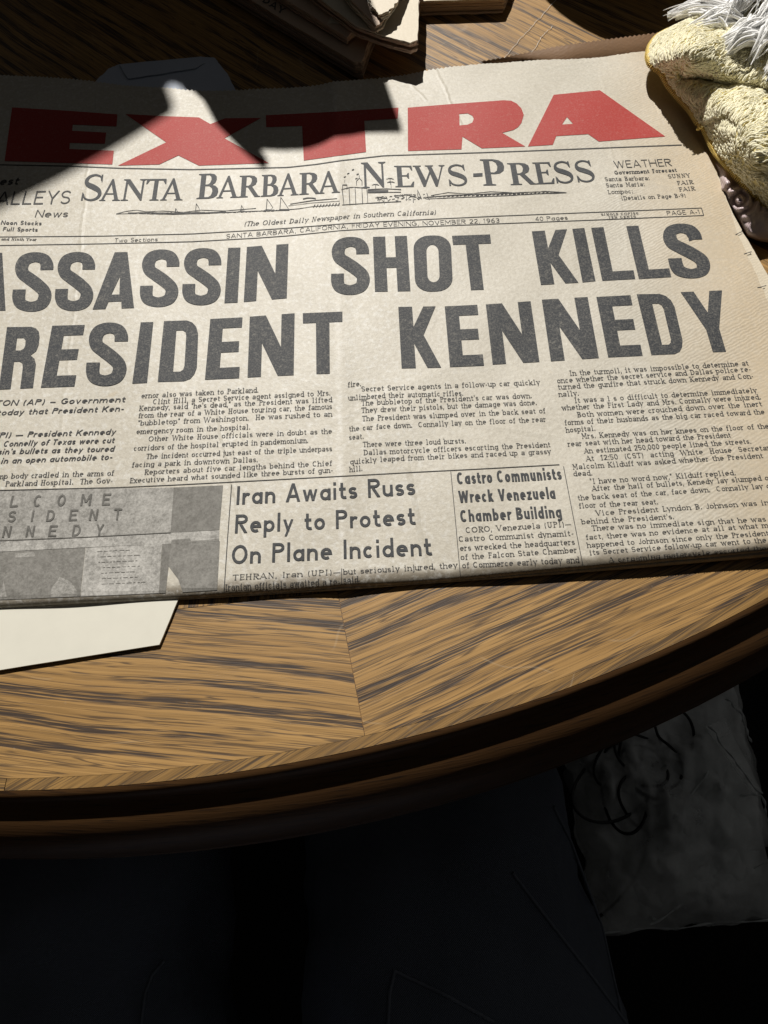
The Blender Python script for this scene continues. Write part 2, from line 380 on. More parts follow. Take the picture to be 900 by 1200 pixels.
def sheet_surface():
    nx, ny = 340, 150
    top = un(TOPE, .0062); top = np.r_[[[-.262, top[0, 1] - .002]], top]
    bot = un(BOT, .005); bot = np.r_[[[-.262, np.polyval(YB, -.262)]], bot]
    bot[:, 1] = np.polyval(YB, bot[:, 0])
    r = un(RIGHT, .0065)
    T = curve(top, nx); B = curve(bot, nx)
    Rr = curve(r, ny); Rr[0] = T[-1]; Rr[-1] = B[-1]
    L = np.linspace(T[0], B[0], ny)
    s = np.linspace(0, 1, nx)[None, :, None]; t = np.linspace(0, 1, ny)[:, None, None]
    t = 1 - (1 - t) ** 1.5
    idx = (t[:, 0, 0] * (ny - 1)); Li = np.c_[np.interp(idx, range(ny), L[:, 0]), np.interp(idx, range(ny), L[:, 1])]; Ri = np.c_[np.interp(idx, range(ny), Rr[:, 0]), np.interp(idx, range(ny), Rr[:, 1])]
    S = (1 - t) * T[None] + t * B[None] + (1 - s) * Li[:, None] + s * Ri[:, None] - ((1 - s) * (1 - t) * T[0] + s * (1 - t) * T[-1] + (1 - s) * t * B[0] + s * t * B[-1])
    x, y = S[..., 0].copy(), S[..., 1].copy()
    # pinked (saw-tooth) top edge and softly worn right edge
    saw = np.where(np.arange(nx) % 2 == 0, .0007, -.0005) * np.where(np.arange(nx) > 245, .35, 1) + RNG.normal(0, .0002, nx)
    y[0] += saw; x[:, -1] += RNG.normal(0, .00018, ny)
    z = hgt(x, y)
    rows = [np.stack([x, y, z], -1)]
    # the folded lower edge: the sheet rolls round and back underneath
    xb, yb, zb = x[-1], y[-1], z[-1]
    rr = np.maximum(zb - .0006, .001) / 2
    for a in np.linspace(12, 180, 14):
        c = math.radians(a)
        rows.append(np.stack([xb, yb - rr * .55 * math.sin(c) + 0 * xb + .0 , zb - rr * (1 - math.cos(c))], -1)[None])
    rows.append(np.stack([xb, yb + .05, np.full(nx, .0006)], -1)[None])
    V = np.concatenate(rows); ny2 = V.shape[0]
    fs = [(i * nx + j, (i + 1) * nx + j, (i + 1) * nx + j + 1, i * nx + j + 1) for i in range(ny2 - 1) for j in range(nx - 1)]
    return mesh('front_page', V.reshape(-1, 3), fs, PAPER, news, True)
sheet_surface()
def flat_poly(name, px, z, th, mat, parent, nsub=6, wob=.0002, world=False):
    pts = [Vector((p[0], p[1])) for p in (px if world else ats(px, z))]
    q = []
    for a, b in zip(pts, pts[1:] + pts[:1]):
        for i in range(nsub): q.append(a.lerp(b, i / nsub) + Vector((random.gauss(0, wob), random.gauss(0, wob))))
    n = len(q); vs = [(p.x, p.y, z) for p in q] + [(p.x, p.y, z - th) for p in q]
    fs = [list(range(n)), list(range(2 * n - 1, n - 1, -1))] + [(i, n + i, n + (i + 1) % n, (i + 1) % n) for i in range(n)]
    bm = bmesh.new(); bv = [bm.verts.new(v) for v in vs]
    for f in fs:
        bm.faces.new([bv[i] for i in f])
    bmesh.ops.recalc_face_normals(bm, faces=bm.faces[:])
    return bmobj(name, bm, mat, parent)
# inner pages that stick out a little beyond the front page on the right
def strip_page(outer, inner_off, z0, name='inner_page', mat=PAPER_CREAM):
    o = drape(outer, 0); V, fs = [], []
    for p in o: V.append((p[0], p[1], p[2] - z0)); V.append((p[0] - inner_off, p[1], p[2] - z0))
    for i in range(len(o) - 1): fs.append((2 * i, 2 * i + 1, 2 * i + 3, 2 * i + 2))
    return mesh(name, V, fs, mat, news)
n1 = [(779, 60), (806, 118), (829, 163), (842, 190), (848, 218), (852, 232), (860, 250), (870, 268), (868.5, 271.5), (872, 273), (881, 292.5), (879.5, 296), (883, 297.5), (890, 318), (898, 333.5), (896.5, 336.5), (900, 338), (912, 362), (960, 480), (1012, 638)]
strip_page(n1, .02, .0007)
n2 = [(850, 225), (868, 262), (886, 290), (893, 304), (905, 325), (930, 372), (985, 500), (1030, 636)]
strip_page(n2, .03, .0022)
n3 = [(845, 225), (880, 275), (900, 310), (925, 350), (990, 490), (1040, 634)]
strip_page(n3, .04, .0036)
# the bulk of folded pages below, and a lower page corner showing under the fold
bulk = [(-.255, .125)] + [(-.255, .43)] + ats([(480, 100), (735, 78)], .003) + ats([(822, 200), (890, 400), (975, 620)], .003)
bulk = [(p[0], p[1]) for p in bulk]; bulk += [(.14, .118), (0, .118)]
for i, zz in enumerate((.0032, .0021, .0011)):
    flat_poly('page_bundle', bulk, zz, .0009, PAPER_CREAM, news, 8, .0006, True)
flat_poly('lower_page', [(600, 634), (637, 660), (700, 668), (765, 655), (800, 634)], .0016, .0005, PAPER_STACK, news, 4)
# browned top margin of the page behind, curling up
def back_margin():
    a = curve([(570, 75), (600, 72.5), (640, 71.5), (664, 70.5), (702, 67.5), (765, 60.5), (790, 57)], 90)
    b = curve([(562, 72), (585, 68.3), (649, 55), (700, 47.5), (758, 40), (800, 34)], 90)
    A = drape(a, -.0006)
    V, fs = [], []
    m = 7
    zt = .0064 + .0060 * np.linspace(0, 1, 90) ** .7
    bb = un(b + np.c_[np.zeros(90), np.where(np.arange(90) % 2 == 0, -.9, .9)], zt)
    for i in range(90):
        for k in range(m):
            q = k / (m - 1)
            x = A[i, 0] * (1 - q) + bb[i, 0] * q; y = A[i, 1] * (1 - q) + bb[i, 1] * q
            V.append((x, y - .0008 * math.sin(q * math.pi), A[i, 2] * (1 - q) + zt[i] * q))
    for i in range(89):
        for k in range(m - 1): fs.append((i * m + k, (i + 1) * m + k, (i + 1) * m + k + 1, i * m + k + 1))
    mesh('curled_margin', V, fs, PAPER_BROWN, news, True)
back_margin()

# ------------------------------------------------------------------ lettering: stroke skeletons, inked as ribbons
VPX, VPY = 375.0, -1090.0
def arc(cx, cy, rx, ry, a0, a1, n=None):
    n = n or max(4, int(abs(a1 - a0) / 22)); a = np.radians(np.linspace(a0, a1, n + 1))
    return np.c_[cx + rx * np.cos(a), cy + ry * np.sin(a)]
def C(*parts): return ('c', np.concatenate([np.atleast_2d(np.asarray(p, float)) for p in parts]))
def D(x0, y0, x1, y1, s=3, w=1.0): return ('d', x0, y0, x1, y1, s, w)   # s: serif bits 1=start 2=end
def Hh(x0, x1, y): return ('h', x0, x1, y)
def S_(w, Y, hx, h, y0=0.0):
    ry = (Y - 2 * h) / 4; rx = w / 2 - hx
    return C(arc(w / 2, y0 + Y - h - ry, rx, ry, 25, 270), arc(w / 2, y0 + h + ry, rx, ry, 90, -155))
def stadium(x0, x1, y0, y1, n=4):
    r = (x1 - x0) / 2; c = (x0 + x1) / 2; ry = min(r * 1.05, (y1 - y0) / 2)
    p = np.concatenate([arc(c, y1 - ry, r, ry, 0, 180, 2 * n), arc(c, y0 + ry, r, ry, 180, 360, 2 * n)])
    return C(p, p[:1])
WID = dict(A=.72, B=.60, C=.66, D=.68, E=.52, F=.5, G=.72, H=.68, I=.0, J=.4, K=.66, L=.5, M=.82, N=.70, O=.76, P=.58, Q=.76, R=.62, S=.54, T=.58, U=.66, V=.7, W=1.0, X=.68, Y=.66, Z=.6,
           a=.54, b=.54, c=.50, d=.54, e=.56, f=.34, g=.54, h=.52, i=.0, j=.2, k=.52, l=.0, m=.82, n=.52, o=.54, p=.54, q=.54, r=.36, s=.44, t=.36, u=.52, v=.52, w=.76, x=.5, y=.52, z=.46)
for d_ in '0123456789': WID[d_] = .52
WID['1'] = .3
def glyph(ch, hx, h, X, st):
    """-> width, strokes; hx,h half stroke thickness in x / y units"""
    if st.get('wid') and ch in st['wid']: w = st['wid'][ch]
    else: w = WID.get(ch, .3)
    w *= st.get('wide', 1)
    if w == 0: w = 2 * hx + (.26 if st.get('serif') else 0.02)
    x0, x1, m = hx, w - hx, w / 2
    V = lambda x, a=0, b=1, s=3, k=1.0: D(x, a, x, b, s, k)
    nar = st.get('narrow'); sf = st.get('serif'); rd = lambda: (stadium(x0, x1, h, 1 - h) if nar else C(arc(m, .5, m - hx, .5 - h, 0, 360)))
    bx = hx + (.10 if sf else 0)      # stem position leaves room for the serif
    if ch == 'A': return w, [D(x0 * .9, 0, m, 1, 1, .55 if sf else 1), D(m, 1, w - hx * .9, 0, 2), Hh(w * .26, w * .74, .30)]
    if ch == 'B': return w, [V(bx), C([(bx, 1 - h)], arc(w * .52, .76, w * .40 - hx, .24 - h, 90, -90, 6), [(bx, .52)]), C([(bx, .52)], arc(w * .54, .26, w * .46 - hx, .26 - h, 90, -90, 6), [(bx, h)])]
    if ch == 'C': return w, [C(arc(m, .5, m - hx, .5 - h, 48, 312))]
    if ch == 'D':
        if nar: return w, [V(x0), C([(x0, 1 - h)], arc(x1 - w * .26, 1 - h - .2, w * .26, .2, 90, 0, 5), arc(x1 - w * .26, h + .2, w * .26, .2, 0, -90, 5), [(x0, h)])]
        return w, [V(bx), C([(bx, 1 - h)], arc(w * .40, .5, w * .60 - hx, .5 - h, 90, -90, 9), [(bx, h)])]
    if ch in 'EF':
        s = [V(bx), Hh(bx, w, 1 - h), Hh(bx, w * .86, .52)]
        return w, s + ([Hh(bx, w, h)] if ch == 'E' else [])
    if ch == 'G': return w, [C(arc(m, .5, m - hx, .5 - h, 48, 360)), Hh(m, w - hx, .46)]
    if ch == 'H': return w, [V(bx), V(w - bx), Hh(bx, w - bx, .51)]
    if ch == 'I': return w, [V(w / 2)]
    if ch == 'J': return w, [C([(x1, 1), (x1, .3)], arc(m, .28, m - hx, .28 - h, 0, -160))]
    if ch == 'K': return w, [V(bx), D(bx + hx * .3, .36, w - hx * 1.3, 1, 2, .6 if sf else 1), D(w * .40, .56, w - hx * 1.1, 0, 2)]
    if ch == 'L': return w, [V(bx), Hh(bx, w, h)]
    if ch == 'M': return w, [V(bx, k=.6 if sf else 1), D(bx, 1, m, .28, 0), D(m, .28, w - bx, 1, 0, .6 if sf else 1), V(w - bx)]
    if ch == 'N': return w, [V(bx, k=.6 if sf else 1), D(bx, 1, w - bx, 0, 0), V(w - bx, 0, 1, 2, k=.6 if sf else 1)]
    if ch == 'O': return w, [rd()]
    if ch == 'Q': return w, [rd(), D(m, .3, w, -.05, 0)]
    if ch in 'PR':
        r_ = (.25 if not nar else .27)
        s = [V(bx), C([(bx, 1 - h)], arc(w * .55, 1 - r_, w * .45 - hx, r_ - h, 90, -90, 7), [(bx, 1 - 2 * r_ + h)])]
        if ch == 'R': s.append(D(w * .45, .46, w - hx * 1.05, 0, 2) if not nar else C([(w * .5, .50 - h * .2)], [(x1 - .06, .43), (x1 - .02, .34)], [(x1, 0)]))
        return w, s
    if ch == 'S': return w, [S_(w, 1, hx, h)]
    if ch == 'T': return w, [V(m, 0, 1, 1), Hh(0, w, 1 - h)]
    if ch == 'U': return w, [D(bx, .32, bx, 1, 2), C(arc(m, .32, m - bx, .32 - h, 180, 360)), D(w - bx, .32, w - bx, 1, 2)]
    if ch == 'V': return w, [D(hx, 1, m, 0, 1), D(m, 0, w - hx, 1, 2, .55 if sf else 1)]
    if ch == 'W': return w, [D(hx, 1, w * .28, 0, 1), D(w * .28, 0, m, .95, 0, .55 if sf else 1), D(m, .95, w * .72, 0, 0), D(w * .72, 0, w - hx, 1, 2, .55 if sf else 1)]
    if ch == 'X': return w, [D(hx, 1, w - hx, 0), D(hx, 0, w - hx, 1, 3, .6)]
    if ch == 'Y': return w, [D(hx * 1.15, 1, m, .42, 1), D(m, .42, w - hx * 1.15, 1, 2, .6 if sf else 1), D(m, 0, m, .46, 1)]
    if ch == 'Z': return w, [Hh(0, w, 1 - h), Hh(0, w, h), D(hx, 0, w - hx, 1, 0)]
    o = lambda: C(arc(m, X / 2, m - hx, X / 2 - h, 0, 360))
    if ch == 'a':
        if sf: return w, [C(arc(w * .48, X * .70, w * .40, X * .30 - h, 155, 0), [(w - hx - .04, 0.02)]), C(arc(w * .46, X * .29, w * .46 - hx, X * .29 - h, 0, 360))]
        return w, [o(), V(x1, 0, X)]
    if ch == 'b': return w, [V(x0, 0, 1, 2), o()]
    if ch == 'c': return w, [C(arc(m, X / 2, m - hx, X / 2 - h, 45, 315))]
    if ch == 'd': return w, [V(x1, 0, 1), o()]
    if ch == 'e': return w, [C([(x0, X * .52), (x1, X * .52)], arc(m, X / 2, m - hx, X / 2 - h, 4, 306))]
    if ch == 'f': return w, [D(w * .42, 0, w * .42, .8, 1), C(arc(w * .42 + .15, .8, .15, .2 - h, 180, 50)), Hh(0, w * .95, X - h)]
    if ch == 'g': return w, [o(), V(x1, -.08, X, 0), C(arc(m, -.08, m - hx, .20 - h, 0, -150))]
    if ch in 'hn': return w, [V(x0, 0, 1 if ch == 'h' else X), C([(x0, X * .55)], arc(m, X * .58, m - hx, X * .42 - h, 170, 0)), D(x1, 0, x1, X * .60, 1)]
    if ch == 'i': return w, [V(m, 0, X), D(m, X + .15, m, X + .15 + 2.2 * h, 0)]
    if ch == 'j': return w, [V(w - hx, -.2, X, 2), D(w - hx, X + .15, w - hx, X + .15 + 2.2 * h, 0), C(arc(w - hx - .12, -.16, .12, .1, 0, -120))]
    if ch == 'k': return w, [V(x0, 0, 1), D(x0, X * .36, w - hx * 1.3, X, 2, .8), D(w * .36, X * .58, w - hx, 0, 2)]
    if ch == 'l': return w, [V(m, 0, 1)]
    if ch == 'm':
        q = w / 4
        return w, [V(x0, 0, X), C(arc(m / 2 + hx / 2, X * .58, m / 2 - hx / 2, X * .42 - h, 170, 0)), D(m, 0, m, X * .6, 1), C(arc(m + (x1 - m) / 2, X * .58, (x1 - m) / 2, X * .42 - h, 170, 0)), D(x1, 0, x1, X * .6, 1)]
    if ch == 'o': return w, [o()]
    if ch == 'p': return w, [V(x0, -.28, X), o()]
    if ch == 'q': return w, [V(x1, -.28, X), o()]
    if ch == 'r': return w, [V(x0, 0, X), C(arc(m + hx, X * .62, m - hx * .5, X * .38 - h, 170, 45))]
    if ch == 's': return w, [S_(w, X, hx, h)]
    if ch == 't': return w, [C([(w * .40, .88), (w * .40, .2)], arc(w * .40 + .15, .2, .15, .2 - h, 180, 300)), Hh(0, w * .95, X - h)]
    if ch == 'u': return w, [D(x0, X * .4, x0, X, 2), C(arc(m, X * .42, m - hx, X * .42 - h, 180, 360)), V(x1, 0, X)]
    if ch == 'v': return w, [D(hx, X, m, 0, 1), D(m, 0, w - hx, X, 2, .7)]
    if ch == 'w': return w, [D(hx, X, w * .29, 0, 1), D(w * .29, 0, m, X, 0, .7), D(m, X, w * .71, 0, 0), D(w * .71, 0, w - hx, X, 2, .7)]
    if ch == 'x': return w, [D(hx, X, w - hx, 0), D(hx, 0, w - hx, X, 3, .7)]
    if ch == 'y': return w, [D(hx, X, m, 0, 1), D(m - .12, -.28, w - hx, X, 2, .7)]
    if ch == 'z': return w, [Hh(0, w, X - h), Hh(0, w, h), D(hx, 0, w - hx, X, 0)]
    if ch == '0': return w, [C(arc(m, .5, m - hx, .5 - h, 0, 360))]
    if ch == '1': return w, [V(m), D(0.02, .8, m, 1, 0)]
    if ch == '2': return w, [C(arc(m, .72, m - hx, .28 - h, 160, -30), [(x0, h)]), Hh(0, w, h)]
    if ch == '3': return w, [C(arc(m, .76, m - hx, .24 - h, 150, -90), arc(m, .27, m - hx, .27 - h, 90, -150))]
    if ch == '4': return w, [V(w * .7), D(0, .3, w * .7, 1, 0), Hh(0, w, .28)]
    if ch == '5': return w, [Hh(x0, w * .9, 1 - h), V(x0, .5, 1, 0), C([(x0, .56)], arc(m, .31, m - hx, .31 - h, 110, -150))]
    if ch == '6': return w, [C(arc(m, .3, m - hx, .3 - h, 0, 360)), C([(x0, .3)], arc(w * .9, .36, w * .9 - hx, .64 - h, 180, 95))]
    if ch == '7': return w, [Hh(0, w, 1 - h), D(w * .3, 0, w - hx, 1, 0)]
    if ch == '8': return w, [C(arc(m, .75, m - hx * 1.2, .25 - h, 0, 360)), C(arc(m, .27, m - hx, .27 - h, 0, 360))]
    if ch == '9': return w, [C(arc(m, .7, m - hx, .3 - h, 0, 360)), C([(x1, .7)], arc(w * .1, .64, w * .9 - hx, .64 - h, 0, -85))]
    if ch == '.': return .16, [D(.08, 0, .08, 2.4 * h, 0, 1.15)]
    if ch == ',': return .16, [D(.04, -.16, .09, .13, 0)]
    if ch == '-': return .34, [Hh(.03, .31, X * .5)]
    if ch == '—': return .9, [Hh(.02, .88, X * .5)]
    if ch == '–': return .6, [Hh(.02, .58, X * .5)]
    if ch == ':': return .16, [D(.08, 0, .08, 2.4 * h, 0, 1.15), D(.08, X - 2.4 * h, .08, X, 0, 1.15)]
    if ch == "'": return .14, [D(.06, .74, .08, 1.02, 0)]
    if ch == '"': return .28, [D(.06, .74, .08, 1.02, 0), D(.2, .74, .22, 1.02, 0)]
    if ch == '(': return .26, [C(arc(.30, .42, .22, .62, 125, 235))]
    if ch == ')': return .26, [C(arc(-.04, .42, .22, .62, 55, -55))]
    return .32, []

BODY = dict(t=.138, X=.70, serif=True, con=.58, sl=.118, gap=.13, space=.50, wide=1.10)
BODYB = dict(BODY, t=.20, con=.7)
SANS = dict(t=.150, X=.62, gap=.13, space=.42, con=.95)
SANSL = dict(SANS, t=.105, gap=.13)
COND = dict(t=.185, X=.68, gap=.13, space=.36, con=.9)
ITAL = dict(t=.175, X=.68, gap=.13, space=.42, slant=.20, con=.95)
ITSER = dict(BODY, slant=.26)
NAME = dict(t=.225, X=.66, serif=True, con=.27, sl=.060, gap=.075, space=.4, st=.055)
HEAD = dict(t=.245, X=.68, gap=.1, narrow=True, con=1.0)
SIGN = dict(t=.165, X=.68, con=1.0, gap=.1, space=.5)

class Ink:
    def __init__(s): s.V, s.F, s.K, s.n, s.c = [], [], [], 0, 0
    def strip(s, L, R):
        L = np.asarray(L, float); R = np.asarray(R, float); wmax = np.linalg.norm(L - R, axis=1).max()
        if wmax > 5:
            m = int(wmax / 4) + 1; e = [L + (R - L) * k / m for k in range(m + 1)]; keep = s.c
            for k in range(m): s.c = keep; s.strip(e[k], e[k + 1])
            return
        n = len(L); P = np.empty((2 * n, 2)); P[0::2] = L; P[1::2] = R
        s.c = (s.c + 1) % 9
        s.V.append(P); s.K.append(np.full(2 * n, s.c * 7e-6))
        s.F += [(s.n + 2 * i, s.n + 2 * i + 1, s.n + 2 * i + 3, s.n + 2 * i + 2) for i in range(n - 1)]
        s.n += 2 * n
    def poly(s, V2, faces):
        s.V.append(np.asarray(V2, float)); s.K.append(np.zeros(len(V2))); s.F += [tuple(s.n + i for i in f) for f in faces]; s.n += len(V2)
    def line(s, pts, w, jitter=0.0):
        P = curve(pts, max(2, int(sum(math.dist(a, b) for a, b in zip(pts, pts[1:])) / 5) + 1))
        T = np.gradient(P, axis=0); T /= np.linalg.norm(T, axis=1)[:, None]; Nn = np.c_[-T[:, 1], T[:, 0]]
        ww = w / 2 * (1 + RNG.normal(0, .18, len(P)) * (1 if jitter else 0)); ww = ww[:, None]
        s.strip(P + Nn * ww, P - Nn * ww)
    def done(s, name, mat, off=.00018, parent=None):
        V = drape(np.concatenate(s.V), 0); V = drape_k(np.concatenate(s.V), off + np.concatenate(s.K))
        return mesh(name, V, s.F, mat, parent or news)
def drape_k(P, off):
    z = np.full(len(P), .006)
    for _ in range(6):
        xy = un(P, z); z = .5 * z + .5 * hgt(xy[:, 0], xy[:, 1])
    return np.c_[un(P, z + off), z + off]

def draw_glyph(buf, ch, st, u0, sx, cap, tf, w=None, jit=0.0):
    th = st['t'] * cap; h = st['t'] / 2; hx = h * cap / sx
    stt = dict(st, wid={ch: w / sx}) if w else st
    gw, strokes = glyph(ch, hx, h, st['X'], stt)
    con = st['con']; sl = st.get('sl', .1); serif = st.get('serif')
    for q in strokes:
        if q[0] == 'h':
            a, b, y = u0 + q[1] * sx, u0 + q[2] * sx, q[3] * cap; t2 = th * con / 2
            if con < .6: t2 = max(t2, .28)
            n = max(2, int((b - a) / 8) + 1); u = np.linspace(a, b, n)
            buf.strip(tf(np.c_[u, np.full(n, y + t2)]), tf(np.c_[u, np.full(n, y - t2)]))
            if con < .6 and ch in 'EFTLZ':                 # roman bar-end serifs
                s_ = cap * .11 * (-1 if y > cap * .7 else 1)
                for e in ([b] if ch != 'T' else [a, b]):
                    buf.strip(tf(np.array([[e - t2, y], [e - t2, y + s_ * 1.0]])), tf(np.array([[e + t2 * .8, y], [e + t2 * 1.0, y + s_]])))
        elif q[0] == 'd':
            _, xa, ya, xb, yb, sb, k = q
            A = np.array([u0 + xa * sx, ya * cap]); B = np.array([u0 + xb * sx, yb * cap]); L = np.linalg.norm(B - A)
            tt = th * (1 - (1 - k) * (1.2 if con < .6 else .7)); hw = .5 * tt * L / max(abs(B[1] - A[1]), 1e-6); hw = min(hw, tt * 2)
            n = max(2, int(L / 8) + 1); s = np.linspace(0, 1, n)[:, None]; P = A + (B - A) * s
            j = RNG.normal(0, jit, n) if jit else np.zeros(n)
            buf.strip(tf(P + np.c_[-hw + j, 0 * j]), tf(P + np.c_[hw + j * .6, 0 * j]))
            if serif:
                st2 = st.get('st', st['t'] * con * .55) * cap / 2; st2 = max(st2, .26)
                for bit, E in ((1, A), (2, B)):
                    if not sb & bit: continue
                    v = E[1] / cap
                    if not (abs(v) < .02 or abs(v - 1) < .02 or abs(v - st['X']) < .02 or abs(v + .28) < .02): continue
                    low = v < .1; l = sl * cap + hw; r = l
                    if not low and ch in 'bdhklimnpqrju': r = hw * .8
                    y = st2 if low and v > -.1 else (E[1] + st2 if v < -.1 else E[1] - st2)
                    buf.strip(tf(np.array([[E[0] - l, y + st2], [E[0] + r, y + st2]])), tf(np.array([[E[0] - l, y - st2], [E[0] + r, y - st2]])))
        else:
            P = q[1] * np.array([sx, cap]) + np.array([u0, 0])
            keep = np.r_[True, np.linalg.norm(np.diff(P, axis=0), axis=1) > 1e-4]; P = P[keep]
            if len(P) < 2: continue
            closed = np.linalg.norm(P[0] - P[-1]) < 1e-3
            d = np.diff(P, axis=0); d /= np.linalg.norm(d, axis=1)[:, None]
            T0 = np.vstack([d[:1], d]); T1 = np.vstack([d, d[-1:]])
            if closed: T0[0] = d[-1]; T1[-1] = d[0]
            T = T0 + T1; T /= np.linalg.norm(T, axis=1)[:, None] + 1e-9
            cosb = np.clip((T * T1).sum(1), .6, 1)
            tw = th * (con + (1 - con) * np.abs(T[:, 1]) ** 1.3); tw = np.maximum(tw, .5) if con < .6 else tw
            Nn = np.c_[-T[:, 1], T[:, 0]] * (tw / 2 / cosb)[:, None]
            buf.strip(tf(P + Nn), tf(P - Nn))
    return gw

def runner(pts, cap0, cap1=None, slant=0.0):
    P = np.asarray(pts, float); d = np.r_[0, np.cumsum(np.linalg.norm(np.diff(P, axis=0), axis=1))]
    cap1 = cap1 or cap0
    def tf(Q):
        u = Q[:, 0] + slant * Q[:, 1]; v = Q[:, 1]
        uc = Q[:, 0]
        bx = np.interp(u, d, P[:, 0]); by = np.interp(u, d, P[:, 1])
        for e, s in ((u < 0, 0), (u > d[-1], -1)):        # extend straight beyond the ends
            i, j = (0, 1) if s == 0 else (-2, -1)
            dr = (P[j] - P[i]) / (np.linalg.norm(P[j] - P[i]) + 1e-9); over = (u - (0 if s == 0 else d[-1]))
            bx = np.where(e, P[s, 0] + dr[0] * over, bx); by = np.where(e, P[s, 1] + dr[1] * over, by)
        k = 1 + (cap1 / cap0 - 1) * np.clip(uc / d[-1], 0, 1)
        ux, uy = VPX - bx, VPY - by; n = np.hypot(ux, uy)
        return np.c_[bx + ux / n * v * k, by + uy / n * v * k]
    return tf, d[-1]
def text(buf, s, pts, cap, st, pre='', cap1=None):
    tf, L = runner(pts, cap, cap1, st.get('slant', 0)); h = st['t'] / 2
    def wd(c): return glyph(c, h, h, st['X'], st)[0] + st['gap'] if c != ' ' else st['space']
    nat = sum(wd(c) for c in s) - st['gap']
    sx = L / nat
    u = -sum(wd(c) for c in pre) * sx
    for c in pre + s:
        if c == ' ': u += st['space'] * sx; continue
        draw_glyph(buf, c, st, u, sx, cap, tf); u += wd(c) * sx
def ln(x0, y0, x1, y1): return [(x0, y0), (x1, y1)]
def letters(buf, spec, base, cap, st, cap1=None, jit=0.0):
    """each letter placed by the left/right ends of its baseline"""
    P = np.asarray(base, float); d = np.r_[0, np.cumsum(np.linalg.norm(np.diff(P, axis=0), axis=1))]
    tf, L = runner(base, cap, cap1)
    for ch, a, b in spec:
        ua, ub = np.interp([a, b], P[:, 0], d)
        draw_glyph(buf, ch, st, ua, cap, cap, tf, w=ub - ua, jit=jit)

# --- headline
def cut_poly(buf, outer, hole=None, cell=5.5):
    bm = bmesh.new()
    def loop(p):
        v = [bm.verts.new((x, y, 0)) for x, y in p]; return [bm.edges.new((v[i], v[(i + 1) % len(v)])) for i in range(len(v))]
    e = loop(outer)
    for hl in ([] if not hole else hole if isinstance(hole[0], list) else [hole]): e += loop(hl)
    bmesh.ops.triangle_fill(bm, edges=e, use_beauty=True)
    xs = [p[0] for p in outer]; ys = [p[1] for p in outer]
    for ax, lo, hi in ((0, min(xs), max(xs)), (1, min(ys), max(ys))):
        for c in np.arange(lo + cell, hi, cell):
            bmesh.ops.bisect_plane(bm, geom=bm.verts[:] + bm.edges[:] + bm.faces[:], plane_co=(c, 0, 0) if ax == 0 else (0, c, 0), plane_no=(1, 0, 0) if ax == 0 else (0, 1, 0))
    bm.verts.index_update()
    buf.poly([(v.co.x, v.co.y) for v in bm.verts], [[v.index for v in f.verts] for f in bm.faces]); bm.free()
def rr(x0, x1, y0, y1, rx, ry, n=6):      # rounded rectangle in the letter's unit square
    c = [arc(x1 - rx, y1 - ry, rx, ry, 0, 90, n), arc(x0 + rx, y1 - ry, rx, ry, 90, 180, n), arc(x0 + rx, y0 + ry, rx, ry, 180, 270, n), arc(x1 - rx, y0 + ry, rx, ry, 270, 360, n)]
    o = [tuple(p) for q in c for p in q]
    return [p for i, p in enumerate(o) if math.dist(p, o[i - 1]) > 1e-4]
U = dict(
    H=([(0, 0), (0, 1), (.36, 1), (.36, .62), (.64, .62), (.64, 1), (1, 1), (1, 0), (.64, 0), (.64, .43), (.36, .43), (.36, 0)], None),
    E=([(0, 0), (0, 1), (1, 1), (1, .835), (.41, .835), (.41, .61), (.94, .61), (.94, .435), (.41, .435), (.41, .185), (1, .185), (1, 0)], None),
    L=([(0, 0), (0, 1), (.37, 1), (.37, .165), (1, .165), (1, 0)], None), I=([(0, 0), (0, 1), (1, 1), (1, 0)], None),
    T=([(.33, 0), (.33, .835), (0, .835), (0, 1), (1, 1), (1, .835), (.67, .835), (.67, 0)], None),
    N=([(0, 0), (0, 1), (.36, 1), (.71, .47), (.71, 1), (1, 1), (1, 0), (.655, 0), (.29, .55), (.29, 0)], None),
    K=([(0, 0), (0, 1), (.37, 1), (.37, .67), (.67, 1), (1, 1), (.62, .535), (1, 0), (.655, 0), (.36, .40), (.36, 0)], None),
    Y=([(.34, 0), (.34, .37), (0, 1), (.31, 1), (.50, .65), (.69, 1), (1, 1), (.66, .38), (.66, 0)], None),
    A=([(0, 0), (.345, 1), (.655, 1), (1, 0), (.70, 0), (.67, .125), (.36, .125), (.31, 0)], [(.405, .25), (.60, .25), (.555, .57)]),
    R=([(0, 0), (0, 1), (.72, 1), (.86, .975), (.96, .92), (1, .83), (1, .70), (.95, .60), (.80, .535), (.93, .48), (.99, .39), (.99, 0), (.62, 0), (.62, .34), (.59, .41), (.5, .44), (.34, .44), (.34, 0)], [(.34, .62), (.50, .62), (.58, .65), (.61, .70), (.60, .78), (.54, .82), (.34, .82)]),
    P=([(0, 0), (0, 1), (.72, 1), (.86, .975), (.96, .92), (1, .83), (1, .62), (.95, .52), (.84, .46), (.70, .44), (.34, .44), (.34, 0)], [(.34, .60), (.52, .60), (.6, .64), (.62, .70), (.60, .78), (.54, .82), (.34, .82)]),
    D=([(0, 0), (0, 1), (.66, 1), (.82, .965), (.94, .89), (1, .78), (1, .22), (.94, .11), (.84, .035), (.68, 0)], [(.38, .16), (.57, .16), (.64, .19), (.67, .25), (.67, .75), (.64, .81), (.56, .84), (.38, .84)]),
    O=(rr(0, 1, 0, 1, .42, .23), rr(.34, .66, .165, .835, .16, .12)))
